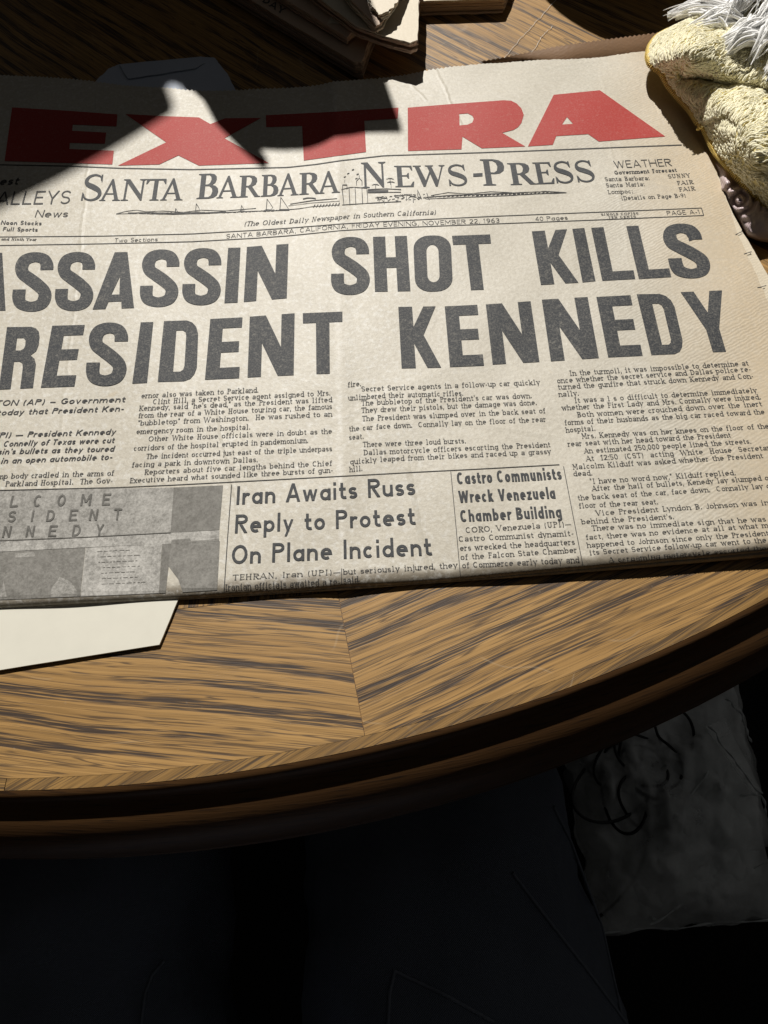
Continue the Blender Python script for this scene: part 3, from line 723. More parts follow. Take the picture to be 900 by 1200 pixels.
def spline(P, n=9):
    P = np.asarray(P, float); Q = np.vstack([2 * P[0] - P[1], P, 2 * P[-1] - P[-2]]); out = []
    for i in range(1, len(Q) - 2):
        a, b, c, d = Q[i - 1:i + 3]
        for t in np.linspace(0, 1, n, endpoint=(i == len(Q) - 3)):
            out.append(.5 * (2 * b + (c - a) * t + (2 * a - 5 * b + 4 * c - d) * t * t + (3 * b - a - 3 * c + d) * t ** 3))
    return np.array(out)
SPATH = spline([(.845, .70), (.835, .795), (.73, .885), (.50, .918), (.26, .875), (.165, .765), (.215, .645), (.40, .555), (.62, .455), (.80, .345), (.835, .235), (.74, .125), (.50, .082), (.26, .125), (.165, .22), (.155, .375)])
def framed(buf, ch, TL, TR, BL, BR):
    TL, TR, BL, BR = map(np.array, (TL, TR, BL, BR))
    def tf(p):
        p = np.asarray(p, float); x, y = p[:, :1], p[:, 1:]
        return (BL * (1 - x) + BR * x) * (1 - y) + (TL * (1 - x) + TR * x) * y
    if ch == 'S':
        P = tf(SPATH); w = np.linalg.norm(BR - BL); hh = np.linalg.norm(TL - BL)
        T = np.gradient(P, axis=0); T /= np.linalg.norm(T, axis=1)[:, None]
        th = .165 * hh + (.33 * w - .165 * hh) * np.abs(T[:, 1]) ** 1.2
        d = np.abs(np.arange(len(P)) / (len(P) - 1) - .5); th *= 1 + .10 * np.exp(-(d / .09) ** 2)
        Nn = np.c_[-T[:, 1], T[:, 0]]
        for e in (0, -1):                                  # the terminals are cut level
            hx_ = (TR - TL) / np.linalg.norm(TR - TL); Nn[e] = hx_ * np.sign(Nn[e] @ hx_)
        buf.strip(P + Nn * th[:, None] / 2, P - Nn * th[:, None] / 2); return
    o, h = U[ch]; cut_poly(buf, [tuple(p) for p in tf(o)], [tuple(p) for p in tf(h)] if h else None, 6.0)
bh = Ink()
for q in (
 ('A', (-27, 296.5), (18, 296), (-41, 364.8), (6.4, 363.8)), ('S', (20, 295.8), (62.6, 295.2), (13, 365.2), (59, 365)), ('S', (69.7, 295.5), (111.5, 295), (63.1, 364.5), (108, 363.8)), ('A', (117.8, 295.8), (166, 295), (108.4, 362.6), (157, 360.8)),
 ('S', (168.4, 292.7), (209.6, 292), (162.9, 360.2), (208.2, 358.9)), ('S', (217.3, 291.1), (258.4, 290.5), (212.9, 358), (258.2, 356.7)), ('I', (267.3, 290.4), (281.8, 290), (262.9, 355.1), (278.4, 354.4)), ('N', (289.3, 289.3), (338, 285.6), (285.6, 353.8), (336, 349.3)),
 ('S', (389.8, 278.2), (430.6, 277.2), (388.1, 346.4), (433.8, 344.2)), ('H', (437, 277.5), (476.8, 276.3), (439.4, 341.8), (481, 341)), ('O', (483.9, 276.5), (527.9, 275.3), (486.8, 342.3), (531, 340.6)), ('T', (529.6, 276.3), (574.3, 274.6), (537.2, 340.3), (581.7, 338.9)),
 ('K', (623.2, 271.1), (664.5, 268.5), (633.9, 333.8), (677.9, 331.1)), ('I', (670.7, 268.2), (684.8, 267.1), (682.7, 330.9), (697.9, 329.3)), ('L', (692.8, 266.9), (732, 264.7), (705.9, 329), (744.5, 326.9)), ('L', (733.9, 265), (772.3, 263.1), (748.8, 326.9), (786.7, 324.5)), ('S', (774.5, 263.1), (815.5, 261.3), (789, 326.8), (837, 324.6)),
 ('P', (-46, 384.5), (-6, 383.8), (-57, 459), (-16, 457.5)), ('R', (8.2, 383.2), (47.8, 382.8), (-1.5, 456.5), (38.9, 454.6)), ('E', (61.1, 381.7), (99.3, 380.6), (47.8, 454.3), (87.1, 452.8)), ('S', (106.7, 378.3), (149.6, 377.7), (99.3, 453), (147.1, 451.2)), ('I', (164.9, 377.7), (179.6, 377.2), (154.9, 449.4), (172.2, 448.6)),
 ('D', (192.1, 376.3), (232.7, 375), (184.7, 447.5), (230, 446.2)), ('E', (246.5, 373.7), (284.1, 371.8), (240.1, 444.9), (280.1, 443)), ('N', (292.7, 371), (345.2, 367), (290, 442.2), (344.1, 439.5)), ('T', (354.8, 367), (401.2, 365.1), (355.5, 438.5), (401.7, 437.5)),
 ('K', (466.7, 359.6), (510.4, 358.9), (470.7, 431.6), (517.1, 430.7)), ('E', (521.1, 358.9), (559.3, 357.1), (527.3, 430), (567.3, 428.4)), ('N', (569.3, 356.7), (621.8, 352.9), (577.3, 427.1), (632.2, 424)), ('N', (634.9, 351.1), (688.6, 347.9), (645.6, 423.3), (701.8, 419.4)),
 ('E', (698.8, 347.9), (738.9, 345.8), (712.8, 418.7), (753.2, 416.9)), ('D', (746.1, 344.8), (786.9, 344.1), (763.4, 416.1), (803.6, 414.3)), ('Y', (797.7, 342.3), (846.2, 340.2), (819, 413.1), (867.4, 411.6))): framed(bh, *q)
bh.done('headline', INK_HEAD)
# --- EXTRA banner
be = Ink()
cut_poly(be, [(14.2, 125.8), (76, 129.5), (137.6, 134), (136.5, 148.2), (85.3, 146), (84.6, 153.2), (124.4, 155.3), (123, 168.4), (81.8, 167.4), (81.4, 174.5), (133.3, 176.6), (131.6, 192.6), (5.3, 188.7)])
cut_poly(be, [(146.8, 133.6), (192, 136), (233, 137.5), (246.5, 145.3), (264, 138.5), (306, 138.2), (263, 162), (315, 191), (233, 194), (209, 182), (186.7, 192.6), (138, 194), (194.8, 166.7)])
cut_poly(be, [(311.5, 135), (390, 131), (467, 126), (466, 139), (427, 141.5), (429, 178), (356, 188), (354, 147.5), (312, 149)])
cut_poly(be, [(477.8, 126.1), (530, 121.8), (590.3, 117.4), (599, 118), (605.4, 121.2), (611, 127), (613.8, 134.4), (611.1, 143.9), (607, 149), (601.7, 152.2), (588.4, 155.6), (615.6, 171.5), (564.6, 173.7), (542, 160.1), (540.8, 174.9), (478.1, 176.8)],
         [(538.2, 133.5), (548, 132.8), (553.5, 135.5), (555.2, 139), (553.5, 143.5), (548, 146), (538.6, 146.9)])
cut_poly(be, [(618.7, 171.5), (648.9, 111), (702.9, 105.7), (779.6, 159.8), (701.8, 165.8), (689.3, 157.1), (651.9, 159.4), (647.8, 169.6)], [(664.4, 137.1), (671.5, 145), (658.6, 145.9)])
be.done('banner_lettering', INK_RED)
# --- nameplate
bn = Ink()
BN = [(93, 235.5), (150, 235), (216, 234.5), (231, 233), (262, 232), (330, 229.5), (365, 227.5), (399, 225.5), (424, 220.5), (454, 219.3), (500, 218.8), (550, 217.5), (592, 217), (650, 215.2), (701, 212.8)]
NU = dict(
    A=([(0, 0), (0, .03), (.09, .06), (.45, 1), (.53, 1), (.90, .06), (1, .03), (1, 0), (.62, 0), (.62, .03), (.71, .06), (.63, .29), (.285, .29), (.20, .06), (.30, .03), (.30, 0)], [(.305, .345), (.61, .345), (.455, .76)]),
    N=([(0, 0), (0, .035), (.11, .06), (.11, .93), (0, .965), (0, 1), (.27, 1), (.82, .30), (.82, .93), (.70, .965), (.70, 1), (1, 1), (1, .965), (.90, .93), (.90, 0), (.83, 0), (.20, .80), (.20, .06), (.32, .035), (.32, 0)], None),
    T=([(.28, 0), (.28, .035), (.40, .06), (.40, .93), (.18, .93), (.06, .76), (.01, .76), (.03, 1), (.97, 1), (.99, .76), (.94, .76), (.82, .93), (.60, .93), (.60, .06), (.72, .035), (.72, 0)], None),
    B=([(0, 0), (0, .035), (.12, .06), (.12, .94), (0, .965), (0, 1), (.55, 1), (.75, .97), (.86, .88), (.88, .76), (.82, .62), (.68, .545), (.85, .50), (.97, .40), (1, .27), (.95, .12), (.80, .03), (.58, 0)],
       [[(.36, .94), (.52, .94), (.60, .88), (.63, .76), (.58, .63), (.50, .57), (.36, .565)], [(.36, .505), (.55, .50), (.68, .42), (.72, .28), (.67, .13), (.55, .06), (.36, .06)]]),
    R=([(0, 0), (0, .035), (.11, .06), (.11, .94), (0, .965), (0, 1), (.48, 1), (.68, .965), (.80, .87), (.82, .73), (.76, .58), (.60, .49), (.90, .06), (1, .03), (1, 0), (.74, 0), (.41, .46), (.33, .46), (.33, .06), (.44, .035), (.44, 0)], [(.33, .94), (.45, .94), (.55, .88), (.58, .74), (.53, .59), (.44, .525), (.33, .525)]),
    P=([(0, 0), (0, .035), (.13, .06), (.13, .94), (0, .965), (0, 1), (.55, 1), (.80, .96), (.96, .86), (1, .72), (.95, .56), (.78, .46), (.55, .43), (.39, .44), (.39, .06), (.54, .035), (.54, 0)], [(.39, .94), (.52, .94), (.66, .87), (.71, .72), (.66, .56), (.53, .49), (.39, .50)]),
    E=([(0, 0), (0, .035), (.13, .06), (.13, .94), (0, .965), (0, 1), (.92, 1), (.95, .78), (.89, .78), (.80, .93), (.39, .94), (.39, .56), (.62, .56), (.70, .66), (.75, .66), (.75, .40), (.70, .40), (.62, .50), (.39, .50), (.39, .06), (.80, .07), (.93, .25), (1, .25), (.95, 0)], None),
    W=([(0, 1), (.26, 1), (.26, .965), (.20, .94), (.375, .30), (.505, .72), (.45, .94), (.38, .965), (.38, 1), (.64, 1), (.64, .965), (.585, .94), (.75, .30), (.89, .93), (.81, .965), (.81, 1), (1, 1), (1, .965), (.94, .94), (.72, 0), (.66, 0), (.525, .60), (.345, 0), (.285, 0), (.065, .94), (0, .965)], None))
NSP = spline([(.86, .76), (.78, .90), (.50, .968), (.22, .90), (.12, .75), (.22, .615), (.50, .52), (.78, .40), (.88, .25), (.78, .10), (.50, .032), (.20, .10), (.07, .27)])
def name_letter(ch, x0, x1, cap):
    P = np.asarray(BN); ya, yb = np.interp([x0, x1], P[:, 0], P[:, 1])
    A = np.array([x0, ya]); B = np.array([x1, yb])
    def up(q): d = np.array([VPX, VPY]) - q; return q + d / np.linalg.norm(d) * cap
    TL, TR = up(A), up(B)
    def tf(p):
        p = np.asarray(p, float); x, y = p[:, :1], p[:, 1:]; return (A * (1 - x) + B * x) * (1 - y) + (TL * (1 - x) + TR * x) * y
    if ch == 'S':
        p = tf(NSP); T = np.gradient(p, axis=0); T /= np.linalg.norm(T, axis=1)[:, None]; Nn = np.c_[-T[:, 1], T[:, 0]]
        d = np.arange(len(p)) / (len(p) - 1); th = cap * (.065 + .135 * np.exp(-((d - .5) / .20) ** 2)); th[[0, -1]] = cap * .05
        bn.strip(p + Nn * th[:, None] / 2, p - Nn * th[:, None] / 2)
        for q in ([(.80, .98), (.88, .98), (.90, .70), (.86, .70)], [(.12, .02), (.03, .02), (.03, .32), (.07, .32)]): w_ = tf(q); bn.strip(np.array([w_[0], w_[3]]), np.array([w_[1], w_[2]]))
        return
    o, h = NU[ch]; th = lambda l: [tuple(v) for v in tf(l)]
    cut_poly(bn, th(o), None if not h else [th(l) for l in h] if isinstance(h[0], list) else [th(h)], 6.0)
for q in (('S', 93.8, 118, 32), ('A', 116, 140.5, 26), ('N', 141, 168.5, 25.5), ('T', 168, 192.5, 25.5), ('A', 187.5, 213.8, 26), ('B', 230, 255, 29.5), ('A', 253.5, 279.5, 26), ('R', 279, 305, 25.5), ('B', 305.5, 326, 25.5), ('A', 325, 350, 26), ('R', 350.5, 376.5, 25.5), ('A', 372.5, 398.5, 26),
          ('N', 424, 453.3, 30), ('E', 463.3, 486, 25), ('W', 485.5, 523.7, 25), ('S', 526, 549.5, 25.5), ('P', 566.5, 594.5, 31), ('R', 598.4, 629.5, 26), ('E', 628.5, 651, 26), ('S', 652, 674.5, 26.5), ('S', 677, 699.5, 26.5)): name_letter(*q)
bn.strip(np.array([[554.5, 203.2], [565.5, 202.6]]), np.array([[554.5, 207], [565.5, 206.4]]))
bn.done('nameplate_lettering', INK)
# --- little engraving of sails, shore and mission under the nameplate
bg_ = Ink()
def sk(pts, w=.55): bg_.line(pts, w, 1)
sk([(136, 250.5), (160, 250), (200, 251), (240, 250), (290, 247.5), (330, 246.5)], .7); sk([(136, 250.5), (148, 247.3), (160, 246), (172, 248), (190, 247), (215, 248.6), (235, 246), (262, 247), (300, 244)], .6)
sk([(150, 249), (175, 248.8), (205, 249.4), (240, 248.4)], .5); sk([(180, 250.2), (200, 249.8), (235, 249.5), (265, 248)], .9)
for x, y, hh in ((229, 247.5, 9), (312, 245, 12), (328, 245, 14), (205, 249, 5), (282, 246.5, 6)):
    sk([(x, y), (x + 1, y - hh)], .7); sk([(x + 1, y - hh), (x + hh * .75, y), (x - 1, y + .4)], .6); sk([(x - 3, y + 1.5), (x + hh * .8, y + 1)], .9)
sk([(330, 246), (350, 244.5), (365, 242), (398, 240)], .6); sk([(340, 239), (365, 235), (395, 232.5)], .7); sk([(338, 241), (366, 237.5), (398, 235.5)], .5)
for i in range(9):
    x = 367 + i * 3.6; sk([(x, 243 - i * .22), (x + .1, 239.5 - i * .25), (x + 1.3, 238.6 - i * .25), (x + 2.2, 239.6 - i * .25)], .8)
sk([(355, 233), (362, 231.4), (370, 232.6)], 1.2)
for a, b in (((401, 222), (403, 240)), ((409, 220), (410, 240)), ((416, 219), (417, 240)), ((424, 219), (425, 239)), ((430, 222), (431, 238))): sk([a, b], .8)
sk([(400, 222), (412, 219), (430, 220.5)], .8); sk([(401, 240), (431, 238), (470, 236)], .8); sk([(431, 222), (452, 221), (470, 222)], .9); sk([(431, 225.5), (470, 225)], .7)
bg_.strip(np.array([[431, 223], [455, 222.5]]), np.array([[431, 226], [455, 225.5]]))
for cx, cy, r in ((404, 216.5, 2.6), (421, 212, 3.2)):
    sk([(cx + r * math.cos(a), cy + r * 1.1 * math.sin(a)) for a in np.linspace(math.pi, 2 * math.pi, 7)], .8); sk([(cx - r, cy), (cx - r, cy + 5)], .7); sk([(cx + r, cy), (cx + r, cy + 5)], .7); sk([(cx, cy - r), (cx, cy - r - 3.2)], .6)
for px_, py_ in ((404, 207), (408, 203), (413.5, 198.6), (419, 204), (417.5, 209)): sk([(px_ - 1.2, py_ + .6), (px_ + 1.4, py_ - .4)], 1.2)
for cx, cy in ((440, 216), (458, 213), (457, 209), (466, 229), (450, 232), (476, 228), (484, 230), (444, 231)):
    for k in range(5):
        a = math.radians(200 + k * 36); sk([(cx, cy), (cx + 3 * math.cos(a), cy + 2.2 * math.sin(a)), (cx + 4.6 * math.cos(a), cy + 2.2 * math.sin(a) + 1.5)], .6)
    sk([(cx, cy), (cx + .4, cy + 7)], .6)
for i in range(46):
    x = 442 + random.random() * 58; y = 234.5 - (x - 442) * .045 + random.uniform(-5, 1.5); sk([(x, y), (x + random.uniform(1, 3.4), y + random.uniform(-1.6, 1.2))], .6)
sk([(490, 233), (489, 222), (494, 233)], .8); sk([(503, 234), (500, 226)], .7)
sk([(500, 231), (530, 228.5), (560, 227.5), (600, 226), (640, 224), (663, 225.5)], .8); sk([(500, 233), (545, 231), (590, 229.3), (630, 227), (664, 225.8)], .8)
sk([(505, 229), (525, 225.5), (548, 227), (575, 224.5), (600, 225.5)], .6)
for i in range(30):
    x = 505 + i * 4.8; y = 231 - i * .17; sk([(x, y), (x + 3.6, y - random.uniform(.3, 1.6))], .7)
for i in range(40):
    x = 150 + i * 4.4; y = 249.6 - max(0, i - 22) * .16; sk([(x, y), (x + 3.4, y - random.uniform(-.6, 1.1))], .55)
bg_.done('nameplate_engraving', INK_TXT)
# --- rules
br = Ink()
br.line([(-90, 190), (0, 193), (80, 194.5), (140, 197), (225, 198.6), (337, 196), (370, 192.5), (400, 188), (450, 182.3), (500, 180.8), (600, 177.5), (799, 169.7)], 1.15)
br.line([(-90, 278), (0, 277.5), (120, 276.5), (225, 273.9), (300, 269.6), (337, 267.2), (400, 262.2), (450, 259.3), (590, 252.8), (700, 248.5), (822, 243.6)], .8)
br.line([(-90, 288), (0, 287.5), (120, 285.5), (225, 283), (300, 278.9), (337, 276.2), (400, 270), (450, 267.2), (590, 261.8), (700, 257.5), (824.7, 252.3)], .8)
br.line([(822, 243.6), (824.7, 252.3)], .9)
br.line([(-100, 577), (0, 574.4), (140, 571), (200, 568.4), (300, 563.2), (400, 557.9), (480, 553.5), (560, 549.5), (655.6, 544.3)], .8)
br.line([(271.3, 567.7), (266.5, 632), (262.4, 694)], .9); br.line([(528.3, 552.5), (534, 613), (539.4, 674)], .8); br.line([(660.4, 546.4), (671.5, 604), (683.2, 663)], .8)
br.line([(400.2, 666), (400.2, 683.7)], .7)
br.done('rule_lines', INK_TXT)
for q in ([(862, 275), (866, 272.5), (870, 271)], [(872, 297.5), (877, 296.8), (881, 295)], [(887.5, 337), (893, 336), (898, 334.5)]): (lambda bt: (bt.line(q, 1.0, 1), bt.done('page_tear', INK_TXT)))(Ink())
# --- boxes and dateline
bw = Ink()
text(bw, 'WEATHER', ln(720.6, 197, 788, 194.4), 9, SANSL)
text(bw, 'Government Forecast', ln(720.6, 204.4, 793.6, 201.2), 4.7, BODYB)
for s, a, b in (('Santa Barbara:', (709.4, 212.2), (761.4, 210.8)), ('SUNNY', (783.6, 208.9), (809.4, 207.5)), ('Santa Maria:', (710.8, 219.4), (755.8, 217.8)), ('FAIR', (794.2, 216.7), (812.8, 215.3)),
                ('Lompoc:', (712.8, 227.2), (742, 226.1)), ('FAIR', (796.4, 224.2), (815, 222.8)), ('(Details on Page B-9)', (728.9, 234.4), (803.9, 231.1))):
    text(bw, s, [a, b], 4.9, BODY)
bw.done('weather_box', INK_TXT)
bx_ = Ink()
text(bx_, 'test', ln(-8, 216.8, 20.5, 216.3), 9.5, ITAL, 'La'); text(bx_, 'ALLEYS', ln(-6, 240, 81, 238.9), 16.2, SANSL, 'V'); text(bx_, 'News', ln(40.5, 254.6, 78.8, 254.3), 9, dict(SANS, t=.12, slant=.1))
text(bx_, 'Noon Stocks', ln(.8, 263, 48.3, 263.7), 5, dict(SANS, t=.19)); text(bx_, 'Full Sports', ln(3, 270.6, 43.8, 271.2), 5, dict(SANS, t=.19)); text(bx_, 'and Ninth Year', ln(1.2, 281.4, 42.5, 282), 3.2, BODYB)
bx_.done('edition_box', INK_TXT)
bd = Ink()
text(bd, 'SANTA BARBARA, CALIFORNIA, FRIDAY EVENING, NOVEMBER 22, 1963', [(265, 279.4), (300, 276.7), (337, 273.6), (375, 270), (412, 267), (450, 265.3), (500, 263.8), (585.5, 260.6)], 5.1, SANSL)
bd.done('dateline', INK_TXT)
for nm, runs in (('section_count', [('Two Sections', ln(133.8, 284, 184.5, 282.4), 5, SANSL)]), ('page_count', [('40 Pages', ln(628, 258.9, 665.5, 257), 5, SANSL)]),
                 ('price_line', [('SINGLE COPIES', ln(704.7, 252.6, 748.3, 251), 2.6, BODYB), ('TEN CENTS', ln(713, 255.9, 745.5, 254.6), 2.6, BODYB)]), ('page_number', [('PAGE A-1', ln(782.2, 252.2, 821, 250.3), 5.3, SANSL)])):
    bd = Ink()
    for r_ in runs: text(bd, *r_)
    bd.done(nm, INK_TXT)
bd = Ink()
text(bd, '(The Oldest Daily Newspaper in Southern California)', [(286, 265), (345, 261.5), (410, 256), (450, 253.4), (510.5, 251.3)], 5.6, ITSER)
bd.done('motto_line', INK_TXT)
# --- article columns
COLS = [
 [('TON (AP) – Government', -6, 475.7, 146, 471, 'i', 'WASHING'), ('today that President Ken-', -4, 486.8, 144.5, 481.8, 'i', ''), ('UPI) — President Kennedy', -9, 513.4, 135, 508.9, 'i', '('),
  ('Connelly of Texas were cut', 3.3, 523.3, 133.3, 518.9, 'i', ''), ("sin's bullets as they toured", -3, 532.6, 133, 528.9, 'i', 'assas'), ('in an open automobile to-', .7, 543.3, 131, 538.4, 'i', ''),
  ('mp body cradled in the arms of', -3, 561.2, 133, 557.1, 's', 'li'), ('Parkland Hospital.  The Gov-', 5.6, 570, 131.6, 566, 's', '')],
 [('ernor also was taken to Parkland.', 165.4, 466.6, 302.6, 459.6), ('Clint Hill, a Secret Service agent assigned to Mrs.', 179, 473.5, 387, 463.1), ('Kennedy, said "he\'s dead," as the President was lifted', 162.5, 481.3, 389, 470.9),
  ('from the rear of a White House touring car, the famous', 162, 489.7, 389, 479), ('"bubbletop" from Washington.  He was rushed to an', 161.4, 498.6, 389, 487.7), ('emergency room in the hospital.', 159.6, 508.5, 293, 503),
  ('Other White House officials were in doubt as the', 173.8, 517.1, 389, 507.9), ('corridors of the hospital erupted in pandemonium.', 156.5, 528.1, 361, 518.6), ('The incident occurred just east of the triple underpass', 171.2, 537.6, 389, 528.4),
  ('facing a park in downtown Dallas.', 154.4, 547.5, 301.8, 541.1), ('Reporters about five car lengths behind the Chief', 168.9, 556.1, 389, 545.4), ('Executive heard what sounded like three bursts of gun-', 151.6, 566, 390, 553.5)],
 [('fire.', 407.7, 453.6, 423, 452.1), ('Secret Service agents in a follow-up car quickly', 423.6, 458.6, 633, 450.6), ('unlimbered their automatic rifles.', 408.3, 469.2, 542.8, 463.3), ("The bubbletop of the President's car was down.", 423.6, 475.1, 623.2, 466.2),
  ('They drew their pistols, but the damage was done.', 423.6, 483.6, 629, 474.2), ('The President was slumped over in the back seat of', 424.5, 493.3, 639.4, 483.9), ('the car face down.  Connally lay on the floor of the rear', 409.1, 505.4, 640, 493.9), ('seat.', 409.1, 515.4, 426, 513.9),
  ('There were three loud bursts.', 425.3, 523.6, 546, 519.2), ('Dallas motorcycle officers escorting the President', 426, 533.1, 645.3, 523.6), ('quickly leaped from their bikes and raced up a grassy', 410.3, 544, 645.9, 531.6), ('hill.', 409.7, 553, 424.5, 551.3)],
 [('In the turmoil, it was impossible to determine at', 668, 440.2, 877.8, 428.1), ('once whether the secret service and Dallas police re-', 653.3, 448.9, 880.4, 435), ('turned the gunfire that struck down Kennedy and Con-', 654.4, 456.4, 883.5, 443.1), ('nally.', 655.3, 464.8, 678.4, 463.3),
  ('It was a l s o difficult to determine immediately', 673.8, 472, 887.6, 459.9), ('whether the First Lady and Mrs. Connally were injured.', 658.8, 480.7, 891.9, 467.7), ('Both women were crouched down over the inert', 676.7, 488.8, 893.6, 475.8),
  ('forms of their husbands as the big car raced toward the', 662.2, 498, 896.5, 485), ('hospital.', 663.7, 506.7, 697.8, 504.4), ('Mrs. Kennedy was on her knees on the floor of the', 681.9, 513.9, 901.5, 501.8), ('rear seat with her head toward the President', 666, 523.1, 857, 512.4),
  ('An estimated 250,000 people lined the streets.', 684.8, 531.2, 880.6, 519.7), ('At  12:50  (CST)  acting  White  House  Secretary', 687, 540.2, 908, 526.9), ('Malcolm Kilduff was asked whether the President', 671.2, 550, 894.8, 536.4), ('dead.', 672.4, 557.9, 694.3, 556.8),
  ('"I have no word now," Kilduff replied.', 692, 566.9, 862.4, 556.5), ('After the hail of bullets, Kenedy lay slumped over', 694, 575.2, 915, 561.6), ('the back seat of the car, face down.  Connally lay on', 677.6, 586.2, 908, 571.5), ('floor of the rear seat.', 679, 595.5, 771.4, 590.6),
  ('Vice President Lyndon B. Johnson was in', 698.6, 604.1, 901.4, 591.4), ("behind the President's.", 681.9, 614.2, 790.2, 607.9), ('There was no immediate sign that he was', 694, 621.8, 898, 610.8), ('fact, there was no evidence at all at what m', 687.1, 632.4, 900.6, 618),
  ('happened to Johnson since only the President', 688.5, 641.7, 901.4, 627.2), ('its Secret Service follow-up car went to the', 691.1, 650.4, 898.6, 635.3), ('A screaming motorcycle escorted the', 713.7, 659, 898.6, 645)],
 [('TEHRAN, Iran (UPI)—', 272.6, 679.9, 399.2, 673.1), ('but seriously injured, they', 402.4, 673.4, 536.2, 665), ('Iranian officials awaited a re-', 263.5, 691.2, 398.2, 683.7), ('said.', 402.4, 682.1, 421.8, 681.5)],
 [('CORO, Venezuela (UPI)—', 546, 624.4, 669.7, 616.7), ('Castro Communist dynamit-', 537.9, 634.7, 672.6, 627.7), ('ers wrecked the headquarters', 539.2, 645.4, 673.9, 638), ('of the Falcon State Chamber', 539.9, 656, 676.5, 647.3), ('of Commerce early today and', 541.8, 665.7, 679.1, 658.6)]]
CAPS = (6.5, 6.15, 6.15, 6.25, 6.6, 6.7)
for cap, col in zip(CAPS, COLS):
    b = Ink()
    for q in col:
        st = ITAL if len(q) > 5 and q[5] == 'i' else BODY
        x0_, y0_, x1_, y1_ = q[1:5]; bl = ln(*q[1:5])
        if 405 < x0_ < 412 and x1_ > 440: bl.insert(1, (450, y0_ + (y1_ - y0_) * (450 - x0_) / (x1_ - x0_) - 1.2))
        text(b, q[0], bl, cap * (1.05 if st is ITAL else 1), st, q[6] if len(q) > 6 else '')
    b.done('article_text', INK_TXT)
b = Ink()
text(b, 'Iran Awaits Russ', [(276.7, 591.3), (380, 586), (486.9, 579.6)], 21.6, SANS); text(b, 'Reply to Protest', [(275.1, 624.8), (390, 619.7), (486.9, 614.5)], 21.8, SANS); text(b, 'On Plane Incident', [(271, 661.2), (390, 655.3), (506.2, 650.5)], 22.4, SANS)
b.done('article_heading', INK)
b = Ink()
text(b, 'Castro Communists', ln(536, 567.4, 658.8, 561.5), 14, COND); text(b, 'Wreck Venezuela', ln(537.9, 589, 651.4, 584), 14, COND); text(b, 'Chamber Building', ln(539.9, 611.5, 658.8, 606.2), 14, COND)
b.done('article_heading', INK)
b = Ink()
for s, q in (('g', 0),): text(b, '&'.replace('&', 'a'), ln(521, 645.5, 525, 645), 5, BODYB)
# --- printed photograph of a welcome sign
ph = Ink(); mi = []
def patch(pts, mat_i, lift=0):
    n0 = len(ph.F); cut_poly(ph, pts, cell=5); mi.extend([mat_i] * (len(ph.F) - n0)); ph.K[-1] = ph.K[-1] + lift * 2.2e-5
patch([(-120, 577), (0, 575.6), (100, 573), (203.8, 571.2), (200, 624.5), (100, 629.5), (0, 633.5), (-120, 638)], 2)
patch([(203.9, 571.2), (261.4, 568.7), (257, 620.8), (200.2, 624.4)], 0)
patch([(-120, 638.5), (0, 634), (100, 630), (257, 621.3), (256.5, 634), (200, 637), (100, 641.5), (0, 646.5), (-120, 651)], 3)
patch([(-120, 651.5), (0, 647), (100, 642), (94, 699), (0, 703), (-120, 707)], 1)
patch([(100.5, 642), (190, 637.5), (186, 695), (94.5, 699)], 3)
patch([(190.3, 637.5), (200.5, 637), (194, 695), (186.3, 695)], 0)
patch([(200.8, 637), (257.6, 634), (254.5, 691.5), (214, 694), (209, 679), (196.5, 662)], 1)
patch([(60, 690), (70, 676), (82, 681), (90, 692), (90, 699), (60, 700)], 2, 1)
patch([(-5, 699), (3, 688), (4, 680), (8, 700)], 2, 1)
patch([(18, 648.5), (40, 647), (41, 652), (18, 653.5)], 2, 1)
for k_ in range(15):
    x = random.uniform(-90, 60); y = random.uniform(664, 694) - x * .045; r = random.uniform(1.5, 4.0)
    patch([(x + r * random.uniform(.5, 1.0) * math.cos(a), y + r * random.uniform(1.0, 2.6) * math.sin(a)) for a in np.linspace(0, 2 * math.pi, 9)[:-1]], random.choice((0, 0, 1)), 2 + k_ % 3)
patch([(201, 632.5), (222, 631), (224, 634), (243, 632.6), (256.6, 631), (256.6, 634), (201, 637)], 1, 2)
V = drape_k(np.concatenate(ph.V), .00012 + np.concatenate(ph.K))
mesh('news_photograph', V, ph.F, None, news, mats=[G_DARK, G_MID, G_LIGHT, gray('halftone_pale', .33, .9)], midx=mi)
b = Ink()
for row, y0, y1, cap in (([('L', 15.6), ('C', 42.9), ('O', 71), ('M', 99.8), ('E', 123.8)], 594.9, 591.6, 14), ([('S', 12.8), ('I', 36.8), ('D', 58.2), ('E', 85), ('N', 108.8), ('T', 136.8)], 612.4, 609, 13.6), ([('N', 6.8), ('N', 34.2), ('E', 60.7), ('D', 88.7), ('Y', 115.8)], 630, 627.2, 13.6)):
    letters(b, [(c, x - (2 if c == 'I' else 6.0 if c == 'M' else 4.7), x + (2 if c == 'I' else 6.0 if c == 'M' else 4.7)) for c, x in row], [(-10, y0), (150, y1)], cap, SIGN)
letters(b, [('W', -48, -36), ('E', -20, -11)], [(-60, 596.5), (0, 595)], 14, SIGN); letters(b, [('E', -20, -11)], [(-60, 614), (0, 612.6)], 13.6, SIGN)
b.line([(-100, 637.5), (0, 633.4), (100, 629.3), (200, 624)], .8)
b.done('sign_lettering', gray('halftone_letter', .075, .55), .00028)
b = Ink()
for k in range(7):
    y = 646 + k * 6.4; x = 112 + random.random() * 10
    while x < 172 - random.random() * 24:
        w_ = random.uniform(2, 7); b.line([(x, y - (x - 110) * .045), (x + w_, y - (x + w_ - 110) * .045)], .8, 1); x += w_ + random.uniform(1.2, 2.5)
b.done('poster_lines', gray('halftone_faint', .285, .9), .00028)

